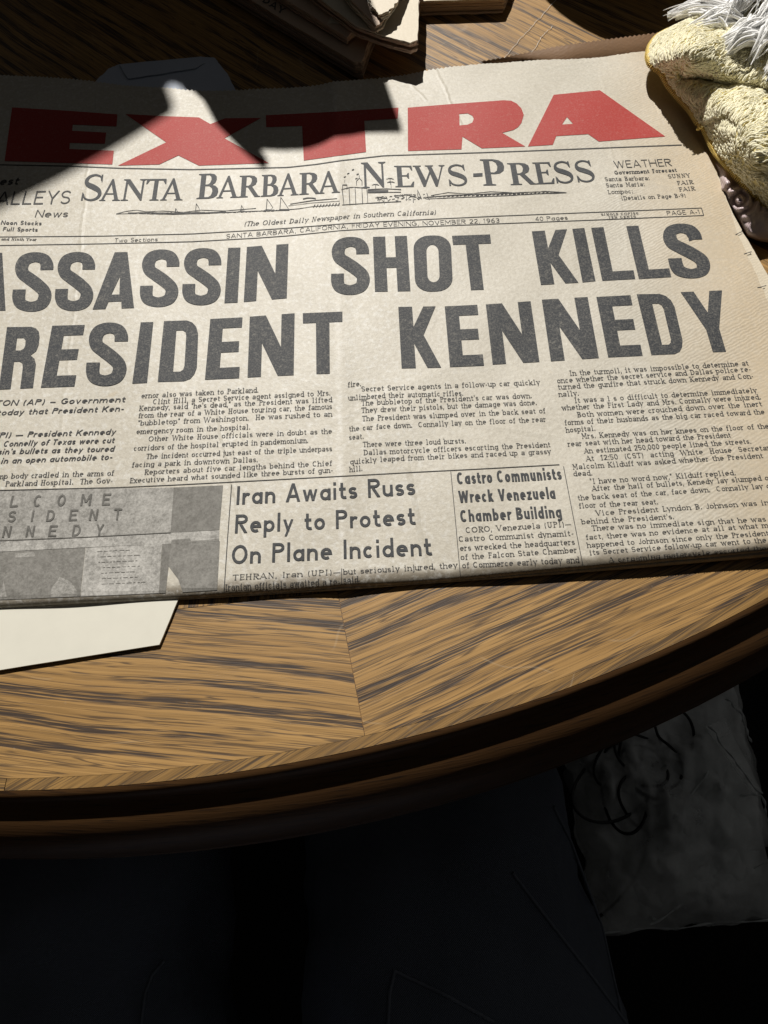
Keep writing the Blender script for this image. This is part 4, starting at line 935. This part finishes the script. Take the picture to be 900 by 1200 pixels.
# ------------------------------------------------------------------ white card and plastic sleeve under the newspaper
WHITE_CARD = simple('white_card_stock', (.66, .635, .545), .6, .35, 120, .05)
card = flat_poly('white_card', [(240, 640), (208, 704), (186.7, 755.5), (0, 785), (-160, 810), (-190, 700)], .0016, .0009, WHITE_CARD, None, 5, .00005)
tag(card, 'plain white card with a cut corner under the lower left edge of the newspaper', 'card')
SLEEVE = simple('pale_plastic', (.50, .55, .64), .22, .6, 30, .12)
sleeve = flat_poly('plastic_sleeve', [(60, 130), (112, 95), (128, 80), (140, 75), (236, 66.5), (252, 68), (266, 86), (278, 108), (300, 150)], .0024, .0006, SLEEVE, None, 6, .0002)
tag(sleeve, 'pale bluish plastic sleeve sticking out behind the top edge of the newspaper', 'plastic sleeve')
gl = flat_poly('sleeve_flap', [(140, 76), (232, 68.5), (240, 73), (228, 80), (214, 82), (150, 92)], .0034, .0005, SLEEVE, sleeve, 5, .0002)

# ------------------------------------------------------------------ other newspapers behind
def folded(name, label, px, zt, th, n, mat, group, jit=.0007):
    t = thing(name, label, 'newspaper', group)
    base = [Vector(p) for p in ats(px, zt)]; cen = sum(base, Vector((0, 0))) / len(base)
    for i in range(n):
        z = zt - th * i / n; k = 1 - .004 * i + random.uniform(-.003, .003); off = Vector((random.gauss(0, jit), random.gauss(0, jit))) if i else Vector((0, 0))
        flat_poly('cover_page' if i == 0 else 'inner_page', [cen + (p - cen) * k + off for p in base], z, th / n * .8, mat[min(i, len(mat) - 1)], t, 8, .0002, True)
    return t
GRP = 'newspapers stacked at the far side of the table'
nA = folded('newspaper', 'brown newspaper lowest in the far stack with SUNDAY printed along its edge', [(150, -87), (294, 0), (415, 73), (424, 73), (434, 44), (475, -40)], .0105, .010, 5, [PAPER_STACK, PAPER_STACK], GRP)
nB = folded('newspaper', 'brown newspaper with a torn corner in the middle of the far stack', [(250, -58), (335, 0), (407, 44), (410, 40), (417, 34), (436, 8), (465, -50)], .0160, .005, 3, [PAPER_STACK], GRP)
nC = folded('newspaper', 'thick folded newspaper with a pale sunlit corner at the right of the far stack', [(350, -20), (417, 30), (450, 42), (481, 50), (489, 47), (491, 0), (492, -60)], .0225, .0064, 6, [PAPER_CREAM, PAPER_STACK], GRP)
nD = folded('newspaper', 'bent newspaper with white ruffled pages on top of the far stack', [(385, -40), (411, 0), (441, 30), (448, 26), (478, -30)], .0280, .0052, 4, [PAPER_STACK, PAPER_CREAM], GRP)
for i in range(4):
    flat_poly('ruffled_page', [(418 + i * 2, -34), (431 + i, 3 - i), (435, 12 - i * 1.5), (441, 15 - i), (447 - i, 23 - 2 * i), (455, 20 - 2.4 * i), (466, 5 - i), (476, -24), (480, -40)], .0285 + i * .0009, .0006, PAPER_CREAM if i else PAPER, nD, 7, .0003)
flat_poly('torn_corner', [(384, 27), (390, 13), (397, 16), (406, 28)], .0164, .0003, PAPER_CREAM, nB, 4, .0003)
b = Ink()
def stack_text(s, p0, p1, cap, z, parent):
    b = Ink(); dirx = np.array(p1, float) - np.array(p0, float); L = np.linalg.norm(dirx); dx = dirx / L; up = np.array([dx[1], -dx[0]])
    st = dict(COND, t=.2, serif=True, sl=.06); u = 0; h = st['t'] / 2
    wd = lambda c: glyph(c, h, h, st['X'], st)[0] + st['gap']
    sx = L / (sum(wd(c) for c in s) - st['gap'])
    for c in s:
        draw_glyph(b, c, st, u, sx, cap, lambda Q: np.array(p0) + Q[:, :1] * dx + Q[:, 1:] * up); u += wd(c) * sx
    P = np.concatenate(b.V); zz = z + np.concatenate(b.K); mesh('lettering', np.c_[un(P, zz), zz], b.F, INK_TXT, parent)
stack_text('SUNDAY', (282, -14), (331, 17), 8, .0107, nA)
nE = folded('newspaper', 'flat newspaper with a thin sunlit edge to the right of the far stack', [(478, 1.5), (500, 1), (590, -2), (594, -11), (610, -50), (480, -60)], .0100, .0095, 6, [PAPER_CREAM, PAPER_STACK], GRP)  # inner pages use the darker stock to paint the front edge's shade

# ------------------------------------------------------------------ yellow terry cloth
HEM = [(812, 28), (785, 36), (770, 44), (762, 55), (759.8, 66), (763, 77), (776, 85), (784, 101), (797, 116), (811, 131), (819, 145), (825, 148), (830, 160), (840, 180), (860, 203), (885, 228), (905, 252), (930, 290), (960, 330)]
INN = [(900, -30), (905, -25), (910, -20), (915, -10), (918, 0), (920, 10), (925, 20), (932, 35), (940, 50), (950, 65), (955, 75), (960, 80), (965, 95), (975, 110), (985, 130), (1000, 150), (1015, 180), (1030, 210), (1045, 240)]
def hem_z(s): return .0155 + .0030 * math.sin(s * 9) * (1 - s) + .0012 * math.sin(s * 23 + 1) - .0075 * min(1, max(0, (s - .42) / .3))
NS, NT_ = 150, 64
hs = np.asarray(HEM, float); par = np.linspace(0, 1, len(HEM)); ss = np.linspace(0, 1, NS)
HP = np.c_[np.interp(ss, par, hs[:, 0]), np.interp(ss, par, hs[:, 1])]
ker = np.ones(5) / 5
for c in (0, 1): HP[2:-2, c] = np.convolve(HP[:, c], ker, 'valid')
IN = np.asarray(INN, float); IP = np.c_[np.interp(ss, par, IN[:, 0]), np.interp(ss, par, IN[:, 1])]
def cloth_pt(i, t):
    s = ss[i]; p = HP[i] * (1 - t) + IP[i] * t
    z = hem_z(s) + .016 * (1 - (1 - min(t * 2.2, 1)) ** 2)
    z += .010 * math.exp(-((p[0] - 812) / 30) ** 2 - ((p[1] - 62) / 22) ** 2) + .014 * math.exp(-((p[0] - 885) / 42) ** 2 - ((p[1] - 165) / 48) ** 2)
    z -= .007 * math.exp(-((p[1] - (92 + (p[0] - 810) * .18)) / 11) ** 2) * min(1, t * 4) * (1 if p[0] > 795 else 0.2)
    z += .002 * nz(p[0] / 16, p[1] / 16, 3) * min(1, t * 5)
    return p, z
TERRY = simple('yellow_terry', (.80, .70, .36), .85, .2, 220, .14, .3, **{'Subsurface Weight': .0})
def yarn_mat(name, a, b, tr):
    t = NT(name); n = t.noise(t.tc.outputs['Object'], 120, 3); c = t.mix(n, a, b); t.out(c, .75, .2)
    tl = t.n('ShaderNodeBsdfTranslucent'); t.l(c, tl.inputs[0]); mx = t.n('ShaderNodeMixShader'); mx.inputs[0].default_value = tr
    t.l(t.b.outputs[0], mx.inputs[1]); t.l(tl.outputs[0], mx.inputs[2]); t.l(mx.outputs[0], t.t.nodes['Material Output'].inputs['Surface']); return t.m
LOOP = yarn_mat('terry_loop_yarn', (.88, .82, .56), (.95, .91, .72), .05)
HEMM = simple('gold_hem_thread', (.84, .62, .20), .6, .35, 900, .25)
HEMD = simple('hem_cord', (.45, .26, .05), .7, .3, 900, .25)
cloth = thing('terry_cloth', 'yellow terry cloth with a gold stitched hem folded at the upper right', 'cloth')
V, fs = [], []; CP = np.zeros((NS, NT_, 3))
for i in range(NS):
    for j in range(NT_):
        p, z = cloth_pt(i, (j / (NT_ - 1)) ** 1.3); xy = un([p], z)[0]; CP[i, j] = (xy[0], xy[1], z)
V = CP.reshape(-1, 3)
fs = [(i * NT_ + j, i * NT_ + j + 1, (i + 1) * NT_ + j + 1, (i + 1) * NT_ + j) for i in range(NS - 1) for j in range(NT_ - 1)]
co = mesh('cloth_sheet', V, fs, TERRY, cloth, True)
sm = co.modifiers.new('thick', 'SOLIDIFY'); sm.thickness = .0016; sm.offset = 0
hp = CP[:, 0].copy(); vv, ff = tubes([hp], [np.full(NS, .0015) + .00025 * np.sin(np.arange(NS) * 1.9)], 8)
# hem: an overlock of many slanting stitches round a cord
st_p, st_r = [], []
seg = np.r_[0, np.cumsum(np.linalg.norm(np.diff(hp, axis=0), axis=1))]
for s0 in np.arange(0, seg[-1] - .0012, .00115):
    c0 = np.array([np.interp(s0, seg, hp[:, k]) for k in range(3)]); c1 = np.array([np.interp(s0 + .0011, seg, hp[:, k]) for k in range(3)])
    tg = (c1 - c0) / (np.linalg.norm(c1 - c0) + 1e-9); a = np.cross(tg, (0, 0, 1)); a /= np.linalg.norm(a); bq = np.cross(a, tg)
    st_p.append([c0 + (c1 - c0) * q + (a * math.cos(w) + bq * math.sin(w)) * .00205 for q, w in zip(np.linspace(0, 1, 6), np.linspace(-.4, 3.6, 6))]); st_r.append(np.full(6, .00046))
v2, f2 = tubes(st_p, st_r, 4)
nv = len(vv); mesh('hem', np.r_[vv, v2], list(ff) + [tuple(nv + i for i in f) for f in f2], None, cloth, True, mats=[HEMM, HEMD], midx=[1] * len(ff) + [0] * len(f2))
k0 = at(818, 150, .0125); kp = [[k0 + Vector((.0022 * math.sin(a * 1.7) * (1 - a / 9), .0018 * math.cos(a * 1.3) - a * .0003, .0004 * a)) for a in np.linspace(0, 8, 24)]]
v2, f2 = tubes([np.array([tuple(p) for p in kp[0]])], [np.full(24, .0007)], 5); mesh('hem_knot', v2, f2, HEMM, cloth, True)
# the pile: short bent loops
lp, lr = [], []
FLIP = 1 if np.cross(CP[40, 21] - CP[40, 20], CP[41, 20] - CP[40, 20])[2] > 0 else -1
for _ in range(9000):
    i = random.uniform(.4, NS - 1.6); j = random.uniform(3.2, NT_ - 8); i0, j0 = int(i), int(j); fi, fj = i - i0, j - j0
    p = (CP[i0, j0] * (1 - fi) + CP[i0 + 1, j0] * fi) * (1 - fj) + (CP[i0, j0 + 1] * (1 - fi) + CP[i0 + 1, j0 + 1] * fi) * fj
    e1 = CP[i0 + 1, j0] - CP[i0, j0]; e2 = CP[i0, j0 + 1] - CP[i0, j0]; nn = np.cross(e2, e1); nn /= np.linalg.norm(nn) + 1e-12
    nn *= FLIP
    fl = .55 + 1.1 * nz(p[0] * 24, p[1] * 24, 5) + random.gauss(0, .22)
    lay = np.array([math.cos(math.pi + fl), math.sin(math.pi + fl), 0]); lay -= nn * (lay @ nn)
    L = random.uniform(.0040, .0064); hgt_ = random.uniform(.0007, .0014)
    lp.append([p + lay * L * q * .9 + nn * (hgt_ * math.sin(math.pi * (.12 + .8 * q)) + .0004) for q in (0, .3, .6, .85, 1.0)])
    r = random.uniform(.00036, .00052); lr.append(np.array([r * .9, r, r, r * .95, r * .6]))
v2, f2 = tubes(lp, lr, 4)
mesh('terry_loops', v2, f2, LOOP, cloth, True)
# white yarn
YARN = yarn_mat('white_yarn', (.94, .935, .92), (.98, .975, .96), .06)
yp, yr = [], []
def yarn(p0, p1, z0, z1, n, s0, s1, arch=.006, curl=.0012):
    n = int(n * .55)
    for off in (-.9, -.45, 0, .45, .9):                     # solid core added to bounce light into the strands above
        q = np.linspace(0, 1, 11)[:, None]; a = np.array([p0[0], p0[1] + off * s0]); b_ = np.array([p1[0], p1[1] + off * s1 * .7]); a = a + (b_ - a) * .02
        A = np.r_[un([a], z0)[0], z0 - .003]; B = np.r_[un([a + (b_ - a) * .86], z1)[0], z1 - .0012]
        yp.append(A + (B - A) * q + np.array([0, 0, 1]) * arch * .7 * np.sin(q * math.pi)); yr.append(np.linspace(1, .25, 11) * .0030 * (s0 / 7))
    for _ in range(n):
        a = np.array([p0[0] + random.gauss(0, s0), p0[1] + random.gauss(0, s0)]); b_ = np.array([p1[0] + random.gauss(0, s1 * .62), p1[1] + random.gauss(0, s1 * .5)]); b_ = b_ + (a - b_) * random.uniform(0, .25)
        A = np.r_[un([a], z0)[0], z0 + random.gauss(0, .0016)]; B = np.r_[un([b_], z1)[0], z1 + random.gauss(0, .0010)]
        ph1, ph2 = random.uniform(0, 6.3), random.uniform(0, 6.3); side = np.cross(B - A, (0, 0, 1)); side /= np.linalg.norm(side) + 1e-9
        q = np.linspace(0, 1, 11)[:, None]; bend = random.gauss(0, .0016)
        P = A + (B - A) * q + side * (bend * np.sin(q * 3.1) + curl * .5 * np.sin(q * 9 + ph1)) + np.array([0, 0, 1]) * (arch * np.sin(q * math.pi) * random.uniform(.5, 1.1) + curl * .4 * np.sin(q * 8 + ph2))
        yp.append(P); yr.append(np.array([1, 1.1, 1.1, 1.05, 1, .95, .9, .8, .65, .45, .2]) * random.uniform(.00050, .00085))
yarn((860, 12), (782, 17), .036, .026, 60, 8, 5, .006); yarn((852, 16), (772, 15), .034, .026, 16, 5, 3.5, .005)
yarn((862, 22), (803, 38), .036, .031, 50, 7, 4, .006); yarn((890, 32), (831, 62), .040, .031, 46, 6, 3.5, .006); yarn((888, 36), (842, 73), .040, .031, 34, 6, 3.5, .005)
yarn((906, 30), (880, 71), .042, .034, 60, 7, 4.5, .006); yarn((925, 40), (897, 86), .042, .034, 40, 7, 5, .006)
yarn((905, -25), (850, 18), .044, .038, 120, 12, 9, .008, .0026); yarn((930, -20), (885, 32), .046, .041, 120, 12, 9, .008, .0026); yarn((880, -35), (835, 4), .042, .034, 70, 12, 7, .006, .0024)
v2, f2 = tubes(yp, yr, 6)
tag(mesh('yarn_tassel', v2, f2, YARN, None, True), 'white yarn fringe spilling over the top of the yellow cloth', 'yarn fringe')
# mauve crumpled fabric under the cloth
def crumple():
    out = curve([(833, 188), (838, 200), (842, 213), (841, 222), (848, 229), (858, 246), (866, 258), (871, 268), (876, 277), (888, 282.5), (905, 285), (935, 280), (955, 255), (930, 215), (890, 185), (850, 176), (833, 188)], 110)[:-1]
    c = np.array([888, 226]); V, fs = [], []; n = len(out); m = 34
    for j in range(m):
        t = j / (m - 1); 
        for i in range(n):
            p = out[i] * (1 - t) + c * t
            z = .0020 + .0090 * math.sqrt(max(0, 1 - (1 - min(1, t * 1.5)) ** 2))
            r = math.hypot(p[0] - 868, (p[1] - 236)); an = math.atan2(p[1] - 236, p[0] - 868)
            z += min(1, t * 5) * (.0016 * math.sin(r * .62 + 2.2 * math.sin(an * 1.0 + .6) + 2 * nz(p[0] / 14, p[1] / 14)) * math.exp(-(r / 24) ** 2) + .0010 * nz(p[0] / 9, p[1] / 9, 2) + .0002 * nz(p[0] / 4, p[1] / 4, 7))
            z += .003 * math.exp(-((p[0] - 851) / 6) ** 2 - ((p[1] - 212) / 8) ** 2)
            V.append((*un([p], z)[0], z))
    for j in range(m - 1):
        for i in range(n): fs.append((j * n + i, j * n + (i + 1) % n, (j + 1) * n + (i + 1) % n, (j + 1) * n + i))
    t = NT('mauve_satin'); wv = t.n('ShaderNodeTexWave'); t.l(t.map((1, 1, 1), (0, 0, .5)), wv.inputs['Vector']); wv.inputs['Scale'].default_value = 330; wv.inputs['Distortion'].default_value = 1.5
    col = t.mix(t.noise(t.tc.outputs['Object'], 90, 3), (.50, .38, .37), (.66, .56, .58)); t.bump(wv.outputs['Fac'], .35, .0003)
    m_ = t.out(col, .34, .5)
    return mesh('crumpled_fabric', V, fs, m_, None, True)
tag(crumple(), 'crumpled mauve fabric tucked beside the newspaper beneath the yellow cloth', 'fabric')

# ------------------------------------------------------------------ a few loose fibres on the table
FIB = simple('loose_fibre', (.72, .68, .62), .6, .3, 100, .05)
for lab, pts in (('long pale fibre lying on the wood above the newspaper', [(655, -4), (632, 22), (606, 50), (588, 72)]), ('short curved pale fibre beside the longer one on the wood', [(648, 30), (634, 44), (628, 55), (620, 66)])):
    P = curve(pts, 26); P += RNG.normal(0, .35, P.shape); w = un(P, .0006); v2, f2 = tubes([np.c_[w, np.full(26, .0006)]], [np.full(26, .00016)], 4)
    tag(mesh('loose_fibre', v2, f2, FIB, None, True), lab, 'fibre')

# ------------------------------------------------------------------ seated person: legs in dark jeans under the table edge
def denim():
    t = NT('dark_denim'); tw = t.n('ShaderNodeTexWave'); t.l(t.map((1, 1, 1), (0, 0, .8)), tw.inputs['Vector']); tw.inputs['Scale'].default_value = 420; tw.inputs['Distortion'].default_value = 1.0
    col = t.mix(tw.outputs['Fac'], (.095, .108, .135), (.165, .186, .228)); col = t.mix(t.ramp(t.noise(t.tc.outputs['Object'], 9, 4), (.4, 0), (.7, .5)), col, (.15, .165, .195))
    t.bump(t.math('ADD', t.noise(t.tc.outputs['Object'], 28, 4), t.math('MULTIPLY', tw.outputs['Fac'], .15)), .6, .006)
    return t.out(col, .9, .2)
DENIM = denim()
SKIN = simple('skin', (.5, .3, .22), .6, .4, 40, .05)
def skinned(name, joints, edges, mat, parent, grow=0.0, root=0):
    me = bpy.data.meshes.new(name); me.from_pydata([j[0] for j in joints], edges, []); me.materials.append(mat)
    o = bpy.data.objects.new(name, me); COL.objects.link(o)
    if parent: o.parent = parent
    m = o.modifiers.new('skin', 'SKIN'); me.skin_vertices.new() if not me.skin_vertices else None
    for i, j in enumerate(joints):
        r = j[1]; r = (r, r) if not hasattr(r, '__len__') else r
        me.skin_vertices[0].data[i].radius = (r[0] + grow, r[1] + grow); me.skin_vertices[0].data[i].use_root = (i == root)
    m.use_smooth_shade = True; s = o.modifiers.new('sub', 'SUBSURF'); s.levels = 2; s.render_levels = 2
    return o
HX = -.075
J = [((HX, -.36, -.245), .13), ((HX, -.38, -.10), .135), ((HX - .085, -.27, -.235), .10), ((HX - .12, -.08, -.225), .088), ((HX - .15, .16, -.205), .066), ((HX - .16, .17, -.42), .058), ((HX - .16, .15, -.66), .040), ((HX - .165, .27, -.71), .036),
     ((HX + .085, -.27, -.235), .10), ((HX + .098, -.08, -.222), .092), ((HX + .080, .16, -.205), .066), ((HX + .085, .17, -.42), .058), ((HX + .09, .15, -.66), .040), ((HX + .095, .27, -.71), .036)]
E_ = [(0, 1), (0, 2), (2, 3), (3, 4), (4, 5), (5, 6), (6, 7), (0, 8), (8, 9), (9, 10), (10, 11), (11, 12), (12, 13)]
person = skinned('person', J, E_, SKIN, None, -.030)
tag(person, 'person sitting at the table, only the lap in dark blue jeans showing', 'person')
JJ = [j for i, j in enumerate(J) if i not in (7, 13)]; rm = {v: i for i, v in enumerate([i for i in range(14) if i not in (7, 13)])}
jeans = skinned('jeans', JJ, [(rm[a], rm[b_]) for a, b_ in E_ if a in rm and b_ in rm], DENIM, person, .009)
tx = bpy.data.textures.new('folds', 'CLOUDS'); tx.noise_scale = .07; tx.noise_depth = 3
dm = jeans.modifiers.new('folds', 'DISPLACE'); dm.texture = tx; dm.strength = .030; dm.mid_level = .5; dm.texture_coords = 'LOCAL'
jeans.modifiers['sub'].levels = 4; jeans.modifiers['sub'].render_levels = 4
SEAM = simple('seam_denim', (.15, .165, .195), .9, .2, 400, .3)
bpy.context.view_layer.update(); dg = bpy.context.evaluated_depsgraph_get(); je = jeans.evaluated_get(dg)
def seam(px, r=.0009):
    out = []
    for x, y in curve(px, 40):
        d = Vector(((x - 450) * DH[0] + (y - 600) * DH[1] + F * DH[2], (x - 450) * DV[0] + (y - 600) * DV[1] + F * DV[2], (x - 450) * UP[0] + (y - 600) * UP[1] + F * UP[2])).normalized()
        ok, p, nrm, _ = je.ray_cast(Vector((0, 0, CH)), d)
        if ok: out.append(tuple(p + nrm * .0004))
    if len(out) < 6: return
    v2, f2 = tubes([np.array(out)], [np.full(len(out), r)], 6); mesh('seam', v2, f2, SEAM, jeans, True)
for q in ([(600, 1022), (640, 1075), (690, 1140), (738, 1205)], [(648, 945), (680, 1010), (706, 1090), (728, 1190)], [(192, 1126), (178, 1143), (170, 1165), (165, 1205)], [(463, 1136), (457, 1165), (455, 1205)], [(463, 1138), (520, 1165), (580, 1198)]): seam(q)
print('SEAMS', len(jeans.children))

# ------------------------------------------------------------------ clear bag of cables on the floor
bag = thing('plastic_bag', 'clear zip plastic bag lying on the dark floor at the lower right', 'bag')
t = NT('clear_plastic'); tr = t.n('ShaderNodeBsdfTransparent'); mx = t.n('ShaderNodeMixShader'); t.out((.95, .98, .97), .28, .6)
fz = t.math('MULTIPLY_ADD', t.noise(t.tc.outputs['Object'], 14, 4), .62, .02); t.l(fz, mx.inputs[0]); t.l(tr.outputs[0], mx.inputs[1]); t.l(t.b.outputs[0], mx.inputs[2])
t.bump(t.noise(t.tc.outputs['Object'], 22, 5, .6), .8, .01)
t.l(mx.outputs[0], t.t.nodes['Material Output'].inputs['Surface']); CLEAR = t.m
def bag_sheet(name, pts, z, lift, amp, parent, mat, seed):
    a, b_, c, d = [np.array(p, float) for p in pts]; n = 46; V, fs = [], []
    for i in range(n):
        for j in range(n):
            s, q = i / (n - 1), j / (n - 1); p = (a * (1 - s) + b_ * s) * (1 - q) + (d * (1 - s) + c * s) * q
            env = (16 * s * (1 - s) * q * (1 - q)) ** .5
            p = p + np.array([nz(p[0] / 30, p[1] / 30, seed + 3), nz(p[0] / 30, p[1] / 30, seed + 6)]) * 9; zz = z + lift * env + amp * (nz(p[0] / 45, p[1] / 45, seed) + .6 * abs(nz(p[0] / 22, p[1] / 22, seed + 9))) * env
            V.append((*un([p], zz)[0], zz))
    fs = [(i * n + j, i * n + j + 1, (i + 1) * n + j + 1, (i + 1) * n + j) for i in range(n - 1) for j in range(n - 1)]
    return mesh(name, V, fs, mat, parent, True)
q = [(650, 830), (862, 800), (912, 1078), (700, 1094)]
bag_sheet('lower_film', q, -.742, .0, .0, bag, CLEAR, 2); bag_sheet('upper_film', q, -.735, .085, .045, bag, CLEAR, 5); bag_sheet('crumpled_film', [(690, 860), (850, 815), (895, 1040), (730, 1075)], -.715, .060, .050, bag, CLEAR, 21)
bag_sheet('folded_film', [(806, 880), (870, 830), (906, 990), (786, 1060)], -.70, .03, .025, bag, CLEAR, 11)
EDGE = simple('edge_highlight_plastic', (.55, .58, .58), .3, .5, 40, .1)  # pale tubes stand in for highlights along the film's edges and folds
for pts, z in (([(703, 1092), (800, 1086), (912, 1076)], -.728), ([(762, 1082), (850, 1035), (914, 1000)], -.69), ([(830, 900), (801, 950), (796, 1000), (789, 1045)], -.66), ([(830, 850), (886, 925), (893, 930)], -.65), ([(866, 931), (893, 932), (905, 985)], -.66), ([(745, 1030), (750, 1060), (768, 1078)], -.70), ([(850, 818), (868, 835), (880, 870)], -.67)):
    P = curve(pts, 40); P += np.c_[np.sin(np.arange(40) * .5), np.cos(np.arange(40) * .37)] * 1.2; w = un(P, z); v2, f2 = tubes([np.c_[w, z + .003 * np.sin(np.arange(40) * .4)]], [np.full(40, .0012) * (1 + .5 * np.sin(np.arange(40) * .9))], 5)
    mesh('edge_highlight', v2, f2, EDGE, bag, True)
flat_poly('zip_strip', [(826, 852), (850, 842), (892, 925), (884, 930)], -.655, .003, CLEAR, bag, 6, .0008)
CAB = simple('black_cable', (.008, .008, .009), .4, .4, 60, .1)
cp, cr = [], []
c = at(742, 905, -.70); n = 900; a = np.linspace(0, 2 * math.pi * 9, n)
rx = .040 + .016 * np.sin(a * .37 + 1) + .012 * np.sin(a * 1.31) + .008 * np.sin(a * 2.7)
cx_ = c.x + .016 * np.sin(a * .21) + .010 * np.sin(a * .53 + 2); cy_ = c.y + .018 * np.cos(a * .17 + 1) + .008 * np.sin(a * .61)
cp.append(np.c_[cx_ + rx * np.cos(a) * (1 + .25 * np.sin(a * .29)), cy_ + rx * .9 * np.sin(a + .5 * np.sin(a * .4)), -.676 + .020 * np.sin(a * .83) + .010 * np.sin(a * 1.9)]); cr.append(np.full(n, .0019))
tail = spline([(738, 890), (752, 918), (760, 950), (758, 990), (746, 1025), (724, 1055), (690, 1085)], 8); w = un(tail, -.715); cp.append(np.c_[w, np.full(len(w), -.715)]); cr.append(np.full(len(w), .0019))
v2, f2 = tubes(cp, cr, 6)
tag(mesh('cable', v2, f2, CAB, None, True), 'tangle of thin black cable by the clear plastic bag on the floor', 'cable')

# ------------------------------------------------------------------ made-up blockers added beyond the frame to shade the far side of the table
def shade_board(name, label, cat, px, zs, Y0, mat, low):
    """upright board at y=Y0 whose top edge is set by where its shadow edge falls"""
    S = un(px, zs); top = []
    for x, y in S:
        k = (Y0 - y) / (LAMP.y - y); top.append((x + (LAMP.x - x) * k, zs + (LAMP.z - zs) * k))
    lo = [(top[-1][0], low), (top[0][0], low)]
    pts = top + lo; n = len(pts)
    vs = [(x, Y0, z) for x, z in pts] + [(x, Y0 + .006, z) for x, z in pts]
    bm = bmesh.new(); v = [bm.verts.new(p) for p in vs]
    bm.faces.new(v[:n]); bm.faces.new(v[n:][::-1])
    for i in range(n): bm.faces.new((v[i], v[n + i], v[n + (i + 1) % n], v[(i + 1) % n]))
    bmesh.ops.recalc_face_normals(bm, faces=bm.faces[:]); o = bmobj(name, bm, mat)
    return tag(o, label, cat)
BOARD = simple('dark_shadow_board', (.05, .04, .032), .9, .2, 30, .2)  # for the unseen boards, shaped only by the shadow they throw
shade_board('shadow_board', 'tall unseen board added to cast the slanting shadow over the newspaper on the left', 'panel',
            [(-420, 420), (-160, 330), (0, 246), (60, 214), (110, 187), (150, 163), (180, 146), (197, 136), (203, 131), (198, 118), (193, 104), (192, 96), (197, 87), (206, 90), (214, 98), (226, 104), (242, 110), (330, 112)], .0062, .95, BOARD, .001)
shade_board('shadow_board', 'low unseen board added to cast the shadow across the top of the newspaper', 'panel',
            [(205, 78), (212, 93), (224, 104), (238, 117), (248, 136), (253, 146), (268, 160), (284, 177), (300, 191), (309, 198), (313, 194), (306, 184), (297, 174.5), (330, 176), (360, 174.5), (376, 170), (392, 164), (430, 157), (455, 156), (471, 155)], .0062, .70, BOARD, .001)
BLOCKER = simple('dark_blocker', (.03, .025, .022), .3, .5, 10, .1)  # for the round body added out of view to cast a curved shadow
tag(lathe('shade_blocker', [(0, .001), (.06, .001), (.10, .03), (.125, .09), (.118, .14), (.08, .175), (.05, .18), (.045, .178), (0, .16)], BLOCKER, None, .205, .675), 'unseen round body added to cast the curved shadow beside the yellow cloth', 'shade_blocker')
